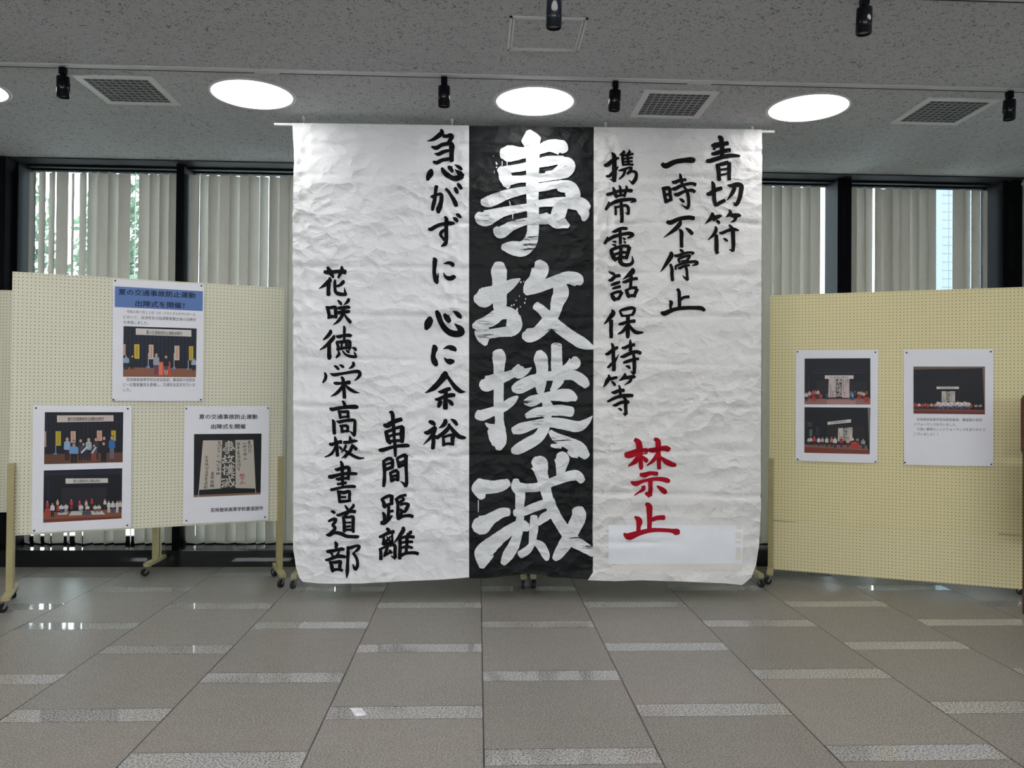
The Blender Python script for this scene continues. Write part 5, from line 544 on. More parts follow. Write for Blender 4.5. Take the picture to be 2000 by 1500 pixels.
 'two':{'corners': [(1114,13837),(7329,13806),(7370,4927),(1136,4944)],'pins': [(1286,13641),(7062,13593),(1288,5095),(7132,5109)],'photos': [['group_photo',[(1832,13353),(6774,13340),(6775,9697),(1832,9703)],(18,20,32),[((26,30,46),[(1910,13317),(1985,13317),(2020,10552),(1945,10553)]),((26,30,46),[(2160,13317),(2235,13316),(2270,10546),(2195,10547)]),((26,30,46),[(2410,13316),(2486,13316),(2521,10540),(2445,10542)]),((26,30,46),[(2662,13315),(2737,13315),(2772,10534),(2697,10536)]),((26,30,46),[(2914,13314),(2990,13314),(3025,10528),(2949,10530)]),((26,30,46),[(3167,13314),(3243,13313),(3278,10522),(3202,10524)]),((26,30,46),[(3421,13313),(3498,13313),(3533,10516),(3456,10518)]),((26,30,46),[(3677,13312),(3753,13312),(3788,10510),(3712,10512)]),((26,30,46),[(3933,13311),(4010,13311),(4045,10504),(3968,10506)]),((26,30,46),[(4190,13311),(4267,13310),(4302,10498),(4225,10500)]),((26,30,46),[(4448,13310),(4525,13310),(4560,10492),(4483,10494)]),((26,30,46),[(4707,13309),(4785,13309),(4820,10486),(4742,10488)]),((26,30,46),[(4967,13308),(5045,13308),(5080,10480),(5002,10482)]),((26,30,46),[(5228,13308),(5306,13307),(5341,10474),(5263,10476)]),((26,30,46),[(5490,13307),(5569,13307),(5604,10468),(5525,10469)]),((26,30,46),[(5753,13306),(5832,13306),(5867,10461),(5788,10463)]),((26,30,46),[(6017,13305),(6096,13305),(6131,10455),(6052,10457)]),((26,30,46),[(6282,13305),(6361,13304),(6396,10449),(6317,10451)]),((26,30,46),[(6548,13304),(6628,13304),(6663,10443),(6583,10445)]),((98,64,48),[(1838,10412),(6770,10422),(6774,9697),(1832,9703)]),((206,194,188),[(2579,13117),(6135,13120),(6150,12675),(2585,12637)]),((190,160,140),[(1840,12008),(1927,12007),(1941,10912),(1854,10914)]),((200,120,96),[(1871,11876),(1899,11876),(1900,11783),(1872,11783)]),((200,120,96),[(1873,11730),(1901,11730),(1902,11637),(1874,11637)]),((200,120,96),[(1875,11585),(1903,11584),(1904,11491),(1876,11492)]),((200,120,96),[(1877,11439),(1905,11438),(1906,11345),(1878,11346)]),((200,120,96),[(1879,11293),(1906,11292),(1908,11199),(1880,11200)]),((200,120,96),[(1880,11147),(1908,11146),(1909,11053),(1882,11054)]),((176,166,54),[(2505,12010),(2836,12006),(2849,10984),(2518,10990)]),((180,120,40),[(2619,11886),(2725,11885),(2726,11798),(2620,11800)]),((180,120,40),[(2621,11750),(2726,11749),(2728,11662),(2622,11664)]),((180,120,40),[(2622,11614),(2728,11613),(2729,11526),(2623,11527)]),((180,120,40),[(2624,11478),(2730,11476),(2731,11389),(2625,11391)]),((180,120,40),[(2626,11342),(2732,11340),(2733,11253),(2627,11255)]),((180,120,40),[(2628,11206),(2733,11204),(2734,11117),(2629,11119)]),((196,166,150),[(3438,11999),(3751,11995),(3761,11165),(3448,11171)]),((200,120,90),[(3545,11898),(3645,11897),(3646,11826),(3546,11828)]),((200,120,90),[(3547,11788),(3647,11786),(3648,11716),(3548,11717)]),((200,120,90),[(3548,11677),(3648,11676),(3649,11605),(3549,11607)]),((200,120,90),[(3549,11567),(3650,11565),(3650,11495),(3550,11496)]),((200,120,90),[(3551,11456),(3651,11455),(3652,11384),(3552,11386)]),((200,120,90),[(3552,11346),(3652,11344),(3653,11274),(3553,11275)]),((200,166,150),[(5087,12022),(5414,12018),(5423,11282),(5096,11287)]),((204,112,84),[(5199,11932),(5304,11931),(5304,11869),(5200,11870)]),((204,112,84),[(5200,11834),(5305,11833),(5306,11770),(5201,11772)]),((204,112,84),[(5201,11736),(5306,11735),(5307,11672),(5202,11674)]),((204,112,84),[(5203,11638),(5307,11637),(5308,11574),(5203,11576)]),((204,112,84),[(5204,11540),(5309,11539),(5309,11476),(5205,11478)]),((204,112,84),[(5205,11442),(5310,11440),(5310,11378),(5206,11380)]),((184,170,50),[(6006,12018),(6298,12015),(6307,11266),(6015,11271)]),((190,120,40),[(6106,11927),(6199,11926),(6200,11862),(6107,11864)]),((190,120,40),[(6107,11828),(6201,11826),(6201,11763),(6108,11764)]),((190,120,40),[(6109,11728),(6202,11727),(6203,11663),(6109,11664)]),((190,120,40),[(6110,11628),(6203,11627),(6204,11563),(6111,11565)]),((190,120,40),[(6111,11529),(6204,11527),(6205,11464),(6112,11465)]),((190,120,40),[(6112,11429),(6206,11427),(6206,11364),(6113,11365)]),((180,184,190),[(2515,11008),(2546,11008),(2553,10431),(2522,10432)]),((80,130,176),[(2378,10381),(2430,10488),(2603,10484),(2636,10357)]),((44,34,40),[(3095,10753),(3380,10746),(3376,9922),(3270,9925),(3240,10585),(3225,9926),(3120,9929)]),((140,172,205),[(3155,11328),(3305,11325),(3420,11208),(3444,10745),(3389,10680),(3088,10687),(3031,10754),(3044,11214)]),((30,24,24),[(3348,11473),(3314,11368),(3230,11326),(3146,11371),(3109,11477),(3143,11581),(3227,11623),(3311,11578)]),((196,150,130),[(3326,11432),(3299,11341),(3231,11304),(3161,11343),(3132,11435),(3159,11527),(3227,11563),(3297,11524)]),((40,36,42),[(3557,10733),(3772,10729),(3768,10111),(3689,10113),(3666,10607),(3655,10114),(3576,10116)]),((60,54,56),[(3602,11165),(3715,11163),(3801,11074),(3820,10728),(3778,10679),(3552,10684),(3509,10734),(3519,11080)]),((30,24,24),[(3747,11273),(3722,11195),(3659,11164),(3595,11197),(3568,11276),(3593,11355),(3656,11386),(3720,11352)]),((196,150,130),[(3731,11243),(3710,11174),(3659,11147),(3607,11176),(3585,11245),(3605,11314),(3657,11341),(3709,11312)]),((34,36,44),[(3945,10670),(4211,10664),(4207,9899),(4109,9901),(4080,10514),(4067,9902),(3968,9905)]),((46,48,56),[(4001,11205),(4142,11202),(4248,11093),(4271,10663),(4219,10603),(3939,10609),(3885,10672),(3897,11099)]),((30,24,24),[(4181,11339),(4150,11242),(4071,11203),(3992,11245),(3958,11343),(3990,11440),(4068,11479),(4147,11437)]),((196,150,130),[(4161,11301),(4136,11216),(4072,11182),(4007,11219),(3979,11304),(4005,11389),(4069,11423),(4133,11387)]),((30,32,44),[(4443,10714),(4724,10708),(4720,9903),(4616,9905),(4586,10550),(4571,9907),(4468,9910)]),((146,176,206),[(4503,11276),(4651,11273),(4763,11158),(4788,10707),(4733,10643),(4436,10650),(4380,10715),(4393,11165)]),((30,24,24),[(4692,11417),(4659,11315),(4577,11274),(4493,11318),(4457,11421),(4490,11523),(4573,11564),(4657,11521)]),((196,150,130),[(4671,11378),(4644,11288),(4577,11252),(4508,11291),(4479,11381),(4506,11470),(4574,11506),(4642,11468)]),((34,36,42),[(4912,10740),(5183,10735),(5178,9963),(5078,9966),(5049,10583),(5036,9967),(4936,9970)]),((48,50,56),[(4970,11279),(5112,11276),(5220,11166),(5243,10733),(5191,10673),(4906,10679),(4852,10742),(4864,11173)]),((30,24,24),[(5152,11414),(5120,11317),(5041,11277),(4961,11319),(4926,11418),(4958,11515),(5037,11555),(5118,11513)]),((196,150,130),[(5132,11376),(5106,11290),(5041,11256),(4975,11293),(4947,11379),(4973,11464),(5038,11499),(5104,11462)]),((24,26,34),[(5418,10785),(5703,10779),(5698,9968),(5593,9970),(5562,10620),(5548,9972),(5443,9975)]),((30,32,40),[(5478,11351),(5628,11348),(5743,11232),(5767,10777),(5711,10714),(5411,10720),(5354,10786),(5367,11239)]),((30,24,24),[(5671,11493),(5637,11391),(5553,11349),(5469,11393),(5432,11497),(5466,11600),(5550,11641),(5635,11597)]),((196,150,130),[(5650,11453),(5622,11363),(5554,11327),(5484,11366),(5455,11456),(5482,11546),(5550,11582),(5620,11544)]),((104,102,116),[(5919,10802),(6210,10796),(6204,9972),(6097,9975),(6066,10634),(6051,9977),(5944,9979)]),((54,104,172),[(5980,11376),(6134,11374),(6250,11256),(6275,10794),(6218,10730),(5912,10736),(5854,10803),(5867,11263)]),((30,24,24),[(6177,11521),(6142,11417),(6057,11375),(5971,11420),(5934,11525),(5968,11629),(6053,11671),(6140,11627)]),((196,150,130),[(6155,11480),(6127,11389),(6057,11352),(5987,11391),(5956,11483),(5984,11575),(6054,11612),(6125,11572)]),((26,24,30),[(3453,10455),(3864,10445),(3851,9745),(3699,9749),(3660,10310),(3634,9751),(3483,9755)]),((110,150,196),[(3544,10942),(3760,10937),(3924,10836),(3956,10442),(3876,10388),(3443,10399),(3361,10457),(3383,10847)]),((30,24,24),[(3752,11063),(3723,10975),(3652,10939),(3580,10978),(3549,11067),(3578,11156),(3649,11191),(3721,11153)]),((196,150,130),[(3734,11029),(3711,10951),(3652,10920),(3593,10954),(3568,11032),(3591,11109),(3649,11140),(3709,11107)]),((30,34,60),[(4095,10558),(4418,10550),(4409,9948),(4289,9951),(4258,10433),(4238,9952),(4119,9956)]),((60,66,90),[(4166,10977),(4336,10974),(4465,10887),(4491,10549),(4427,10502),(4087,10510),(4023,10559),(4040,10896)]),((30,24,24),[(4337,11082),(4313,11006),(4251,10976),(4189,11008),(4162,11086),(4187,11162),(4248,11192),(4311,11159)]),((196,150,130),[(4322,11052),(4302,10986),(4251,10959),(4200,10988),(4178,11055),(4199,11122),(4249,11149),(4300,11120)]),((130,70,60),[(4784,10432),(5078,10425),(5070,9819),(4962,9822),(4932,10307),(4915,9824),(4807,9827)]),((70,74,84),[(4848,10854),(5003,10850),(5120,10763),(5144,10423),(5086,10376),(4777,10384),(4719,10433),(4734,10771)]),((30,24,24),[(5013,10959),(4988,10883),(4926,10852),(4863,10885),(4836,10963),(4861,11039),(4923,11070),(4986,11037)]),((196,150,130),[(4997,10929),(4977,10862),(4926,10835),(4874,10864),(4852,10932),(4873,10999),(4924,11026),(4975,10997)]),((24,26,34),[(5368,10482),(5714,10474),(5705,9765),(5577,9768),(5543,10336),(5523,9770),(5395,9773)]),((26,28,36),[(5444,10977),(5626,10973),(5764,10871),(5792,10472),(5724,10417),(5360,10426),(5291,10484),(5309,10880)]),((30,24,24),[(5638,11100),(5608,11011),(5535,10975),(5461,11014),(5429,11104),(5459,11194),(5532,11230),(5606,11191)]),((196,150,130),[(5619,11065),(5595,10987),(5535,10955),(5475,10989),(5449,11069),(5473,11147),(5532,11179),(5593,11145)]),((214,208,200),[(4080,10485),(4446,10897),(4511,10822),(4146,10392)]),((214,208,200),[(4743,10415),(4997,10849),(5095,10828),(4841,10376)]),((190,176,84),[(4412,10970),(4603,11223),(4685,11148),(4510,10925)])],[('夏の交通事故防止運動出陣式',(3243,12853),(5528,12853),276,(44,40,50),0)],[]],['performance_photo',[(1822,9266),(6757,9270),(6758,5633),(1831,5614)],(16,18,28),[((28,32,52),[(1833,9158),(6752,9159),(6756,8825),(1831,8926)]),((24,34,58),[(2034,8506),(2158,8501),(2174,7244),(2050,7250)]),((36,34,42),[(2918,8002),(5753,7920),(5769,6630),(2936,6558)]),((128,84,62),[(1834,6330),(6757,6319),(6757,5633),(1831,5614)]),((118,54,42),[(1834,5847),(6757,5800),(6757,5633),(1831,5614)]),((206,202,198),[(3162,8661),(5837,8580),(5848,8248),(3173,8292)]),((190,188,184),[(3573,6325),(4245,6307),(4216,6017),(3402,6026)]),((70,80,100),[(4252,6252),(4762,6242),(4814,6020),(4233,6016)]),((196,194,190),[(4778,6278),(5462,6259),(5695,5989),(4846,6011)]),((184,184,184),[(2735,6262),(3367,6264),(3258,6107),(2721,6119)]),((176,60,50),[(1939,6575),(2240,6559),(2272,6351),(2245,6146),(1944,6162),(1913,6370)]),((214,120,96),[(1939,6575),(2240,6559),(2241,6509),(1940,6525)]),((176,60,50),[(2639,6754),(2850,6743),(2873,6570),(2855,6400),(2643,6411),(2621,6583)]),((214,120,96),[(2639,6754),(2850,6743),(2851,6702),(2639,6713)]),((150,48,50),[(2007,6768),(2136,6761),(2134,6385),(2086,6388),(2072,6689),(2066,6389),(2018,6391)]),((180,50,70),[(2034,7030),(2102,7027),(2154,6972),(2165,6760),(2140,6731),(2004,6738),(1978,6770),(1984,6980)]),((30,24,24),[(2121,7094),(2106,7047),(2068,7029),(2030,7050),(2013,7099),(2028,7146),(2066,7164),(2105,7142)]),((196,150,130),[(2112,7075),(2099,7034),(2068,7018),(2037,7037),(2023,7080),(2036,7121),(2067,7137),(2098,7118)]),((28,28,34),[(2291,6484),(2484,6474),(2480,5989),(2409,5993),(2388,6382),(2378,5994),(2307,5998)]),((196,196,198),[(2332,6821),(2434,6816),(2511,6744),(2527,6472),(2489,6435),(2286,6446),(2248,6486),(2257,6757)]),((30,24,24),[(2452,6903),(2432,6842),(2383,6819),(2333,6847),(2312,6910),(2332,6970),(2381,6994),(2430,6966)]),((196,150,130),[(2439,6879),(2423,6826),(2383,6805),(2342,6830),(2325,6885),(2341,6938),(2381,6958),(2422,6934)]),((160,50,50),[(2634,6862),(2758,6856),(2756,6495),(2710,6498),(2697,6787),(2691,6499),(2645,6501)]),((180,172,150),[(2660,7113),(2726,7109),(2775,7057),(2786,6854),(2762,6827),(2631,6833),(2606,6863),(2612,7065)]),((30,24,24),[(2744,7173),(2729,7128),(2693,7111),(2656,7132),(2640,7178),(2655,7224),(2691,7241),(2728,7220)]),((196,150,130),[(2735,7156),(2723,7116),(2693,7101),(2663,7119),(2650,7160),(2662,7200),(2692,7215),(2722,7197)]),((60,70,100),[(2834,6545),(3038,6534),(3031,6228),(2956,6232),(2937,6478),(2924,6234),(2849,6238)]),((200,200,200),[(2880,6757),(2987,6752),(3068,6705),(3084,6532),(3044,6510),(2829,6521),(2789,6548),(2800,6719)]),((30,24,24),[(2977,6808),(2965,6769),(2933,6755),(2902,6772),(2889,6812),(2901,6851),(2932,6865),(2964,6847)]),((196,150,130),[(2969,6793),(2959,6759),(2934,6746),(2908,6762),(2897,6796),(2907,6830),(2932,6843),(2958,6827)]),((150,150,156),[(3118,6566),(3323,6556),(3316,6248),(3240,6253),(3221,6499),(3208,6254),(3133,6258)]),((200,196,194),[(3164,6779),(3272,6774),(3353,6726),(3369,6553),(3329,6531),(3113,6542),(3072,6569),(3084,6740)]),((30,24,24),[(3262,6829),(3249,6791),(3218,6776),(3186,6794),(3173,6834),(3185,6872),(3216,6887),(3248,6869)]),((196,150,130),[(3254,6814),(3243,6781),(3218,6768),(3192,6783),(3181,6818),(3191,6852),(3217,6865),(3243,6849)]),((150,44,50),[(3488,6819),(3614,6812),(3612,6450),(3565,6452),(3552,6743),(3545,6453),(3499,6456)]),((176,60,66),[(3514,7071),(3581,7068),(3631,7015),(3642,6811),(3617,6783),(3485,6790),(3460,6820),(3465,7023)]),((30,24,24),[(3599,7132),(3584,7087),(3548,7069),(3510,7090),(3494,7137),(3509,7183),(3546,7200),(3583,7179)]),((196,150,130),[(3590,7114),(3578,7075),(3548,7059),(3517,7078),(3504,7119),(3516,7158),(3546,7174),(3577,7155)]),((190,190,190),[(4003,6720),(4123,6714),(4121,6368),(4077,6370),(4064,6648),(4058,6371),(4014,6374)]),((176,44,80),[(4028,6960),(4092,6957),(4140,6907),(4150,6712),(4127,6686),(4000,6692),(3976,6721),(3982,6914)]),((30,24,24),[(4110,7019),(4096,6975),(4060,6959),(4024,6979),(4009,7024),(4023,7067),(4059,7083),(4094,7063)]),((196,150,130),[(4101,7002),(4089,6964),(4060,6949),(4031,6967),(4018,7006),(4030,7044),(4059,7058),(4088,7041)]),((140,120,110),[(4418,6717),(4545,6710),(4543,6345),(4496,6348),(4482,6641),(4476,6349),(4429,6351)]),((186,174,150),[(4445,6971),(4512,6968),(4563,6914),(4574,6709),(4549,6681),(4415,6688),(4389,6718),(4395,6922)]),((30,24,24),[(4531,7032),(4516,6987),(4478,6969),(4440,6990),(4424,7038),(4439,7083),(4477,7101),(4515,7080)]),((196,150,130),[(4521,7015),(4509,6975),(4478,6959),(4447,6978),(4434,7019),(4446,7059),(4477,7074),(4508,7056)]),((60,40,44),[(4778,6827),(4894,6821),(4892,6491),(4849,6494),(4837,6758),(4831,6495),(4788,6497)]),((186,44,52),[(4803,7056),(4864,7053),(4910,7004),(4920,6819),(4897,6794),(4776,6800),(4753,6828),(4758,7012)]),((30,24,24),[(4881,7111),(4867,7070),(4833,7054),(4799,7073),(4784,7116),(4798,7157),(4832,7173),(4866,7154)]),((196,150,130),[(4872,7095),(4861,7059),(4833,7045),(4805,7062),(4793,7099),(4804,7135),(4832,7149),(4860,7133)]),((150,150,150),[(4065,6498),(4260,6488),(4253,6197),(4181,6201),(4163,6435),(4150,6203),(4079,6207)]),((200,200,200),[(4108,6700),(4211,6695),(4289,6650),(4304,6486),(4265,6464),(4060,6475),(4021,6501),(4032,6663)]),((30,24,24),[(4202,6748),(4190,6711),(4160,6697),(4130,6714),(4117,6752),(4129,6788),(4158,6802),(4189,6785)]),((196,150,130),[(4194,6733),(4184,6701),(4160,6689),(4135,6704),(4125,6737),(4134,6769),(4159,6781),(4183,6766)]),((90,60,60),[(4473,6459),(4658,6449),(4651,6175),(4583,6179),(4566,6399),(4554,6180),(4486,6184)]),((200,196,190),[(4515,6648),(4612,6643),(4685,6601),(4699,6447),(4663,6427),(4469,6437),(4432,6461),(4442,6613)]),((30,24,24),[(4602,6693),(4591,6659),(4563,6646),(4535,6661),(4522,6697),(4534,6731),(4562,6744),(4590,6728)]),((196,150,130),[(4595,6680),(4586,6649),(4563,6638),(4540,6652),(4530,6683),(4539,6713),(4562,6724),(4585,6711)]),((110,90,80),[(4959,6433),(5145,6423),(5139,6148),(5070,6152),(5053,6373),(5041,6154),(4973,6158)]),((200,196,190),[(5001,6623),(5099,6618),(5172,6576),(5187,6421),(5150,6401),(4955,6411),(4918,6435),(4928,6588)]),((30,24,24),[(5089,6668),(5078,6634),(5050,6621),(5021,6636),(5009,6672),(5020,6706),(5048,6720),(5077,6704)]),((196,150,130),[(5082,6655),(5073,6624),(5050,6613),(5026,6627),(5016,6658),(5026,6688),(5049,6700),(5072,6686)]),((110,90,80),[(5203,6438),(5390,6429),(5383,6153),(5315,6157),(5297,6378),(5285,6159),(5217,6162)]),((196,190,186),[(5245,6629),(5343,6624),(5417,6581),(5431,6426),(5395,6406),(5199,6417),(5162,6441),(5172,6594)]),((30,24,24),[(5334,6674),(5323,6639),(5294,6626),(5265,6642),(5253,6678),(5264,6712),(5293,6725),(5322,6710)]),((196,150,130),[(5327,6660),(5317,6630),(5294,6619),(5271,6633),(5261,6664),(5270,6694),(5293,6706),(5317,6692)]),((50,36,44),[(5605,6730),(5734,6723),(5732,6355),(5684,6358),(5670,6653),(5664,6359),(5616,6361)]),((200,190,180),[(5632,6986),(5700,6983),(5752,6929),(5763,6722),(5738,6694),(5601,6701),(5576,6731),(5582,6937)]),((30,24,24),[(5720,7048),(5704,7002),(5666,6985),(5628,7006),(5611,7053),(5627,7100),(5665,7117),(5703,7096)]),((196,150,130),[(5710,7030),(5698,6990),(5666,6974),(5635,6993),(5621,7035),(5634,7075),(5665,7090),(5697,7072)]),((190,194,200),[(5832,6534),(6005,6525),(6001,6101),(5937,6105),(5920,6445),(5910,6106),(5846,6110)]),((196,196,196),[(5869,6829),(5960,6825),(6029,6762),(6044,6523),(6010,6491),(5828,6500),(5794,6536),(5802,6773)]),((30,24,24),[(5977,6900),(5959,6847),(5915,6827),(5870,6851),(5851,6906),(5869,6959),(5913,6980),(5958,6955)]),((196,150,130),[(5965,6879),(5951,6833),(5915,6815),(5879,6836),(5863,6884),(5877,6931),(5913,6949),(5950,6927)]),((60,70,110),[(6093,6502),(6274,6493),(6270,6049),(6203,6053),(6184,6409),(6174,6055),(6108,6058)]),((190,194,200),[(6132,6810),(6227,6806),(6299,6740),(6314,6491),(6279,6457),(6088,6467),(6052,6504),(6061,6752)]),((30,24,24),[(6244,6885),(6225,6829),(6179,6808),(6133,6834),(6113,6891),(6131,6947),(6177,6968),(6224,6942)]),((196,150,130),[(6232,6863),(6217,6815),(6179,6796),(6141,6818),(6125,6868),(6140,6917),(6178,6936),(6216,6913)]),((196,190,172),[(6378,6506),(6552,6497),(6548,6071),(6484,6075),(6466,6416),(6456,6076),(6392,6080)]),((200,194,178),[(6415,6802),(6507,6797),(6577,6734),(6591,6495),(6557,6463),(6373,6472),(6339,6508),(6347,6746)]),((30,24,24),[(6523,6873),(6505,6820),(6461,6800),(6416,6824),(6397,6879),(6415,6933),(6459,6953),(6504,6928)]),((196,150,130),[(6512,6853),(6497,6806),(6461,6788),(6424,6809),(6409,6858),(6423,6904),(6460,6922),(6496,6901)]),((70,60,80),[(6560,6515),(6735,6506),(6731,6080),(6666,6083),(6649,6425),(6639,6085),(6575,6088)]),((190,184,180),[(6598,6811),(6690,6807),(6757,6744),(6757,6504),(6740,6472),(6556,6481),(6521,6517),(6530,6755)]),((30,24,24),[(6706,6883),(6688,6829),(6644,6809),(6599,6834),(6580,6889),(6598,6942),(6642,6963),(6687,6938)]),((196,150,130),[(6695,6862),(6680,6815),(6644,6797),(6607,6819),(6591,6867),(6606,6914),(6642,6932),(6679,6910)])],[('夏の交通事故防止運動出陣式',(3648,8444),(5360,8407),225,(44,42,50),0)],[]]],'text': [],'band': None},
 'banner':{'corners': [(10891,13812),(17015,13816),(17022,4923),(10882,4974)],'pins': [(11014,13597),(16905,13633),(11123,5208),(16770,5153)],'photos': [['banner_photo',[(11573,11677),(16445,11654),(16424,6937),(11600,6936)],(20,21,26),[((128,98,84),[(11604,7093),(16424,7099),(16424,6937),(11600,6936)]),((190,182,172),[(12207,11195),(13568,11184),(13509,7514),(11945,7474)]),((62,60,54),[(13568,11184),(14523,11181),(14577,7501),(13509,7514)]),((186,180,170),[(14523,11181),(15842,11184),(16058,7406),(14577,7501)]),((196,190,180),[(11950,7473),(11986,7472),(11945,6933),(11910,6934)]),((196,190,180),[(16027,7408),(16058,7406),(16087,7017),(16050,7019)])],[],[[(12207,11195),(15842,11184),(16058,7406),(11945,7474)]]]],'text': [('夏の交通事故防止運動',(11909,12976),(16119,12955),365,(20,26,52),1),('出陣式を開催',(12756,12224),(15263,12212),367,(20,26,52),1),('花咲徳栄高等学校書道部作',(12800,5900),(16623,5857),316,(24,26,34),1)],'band': None},
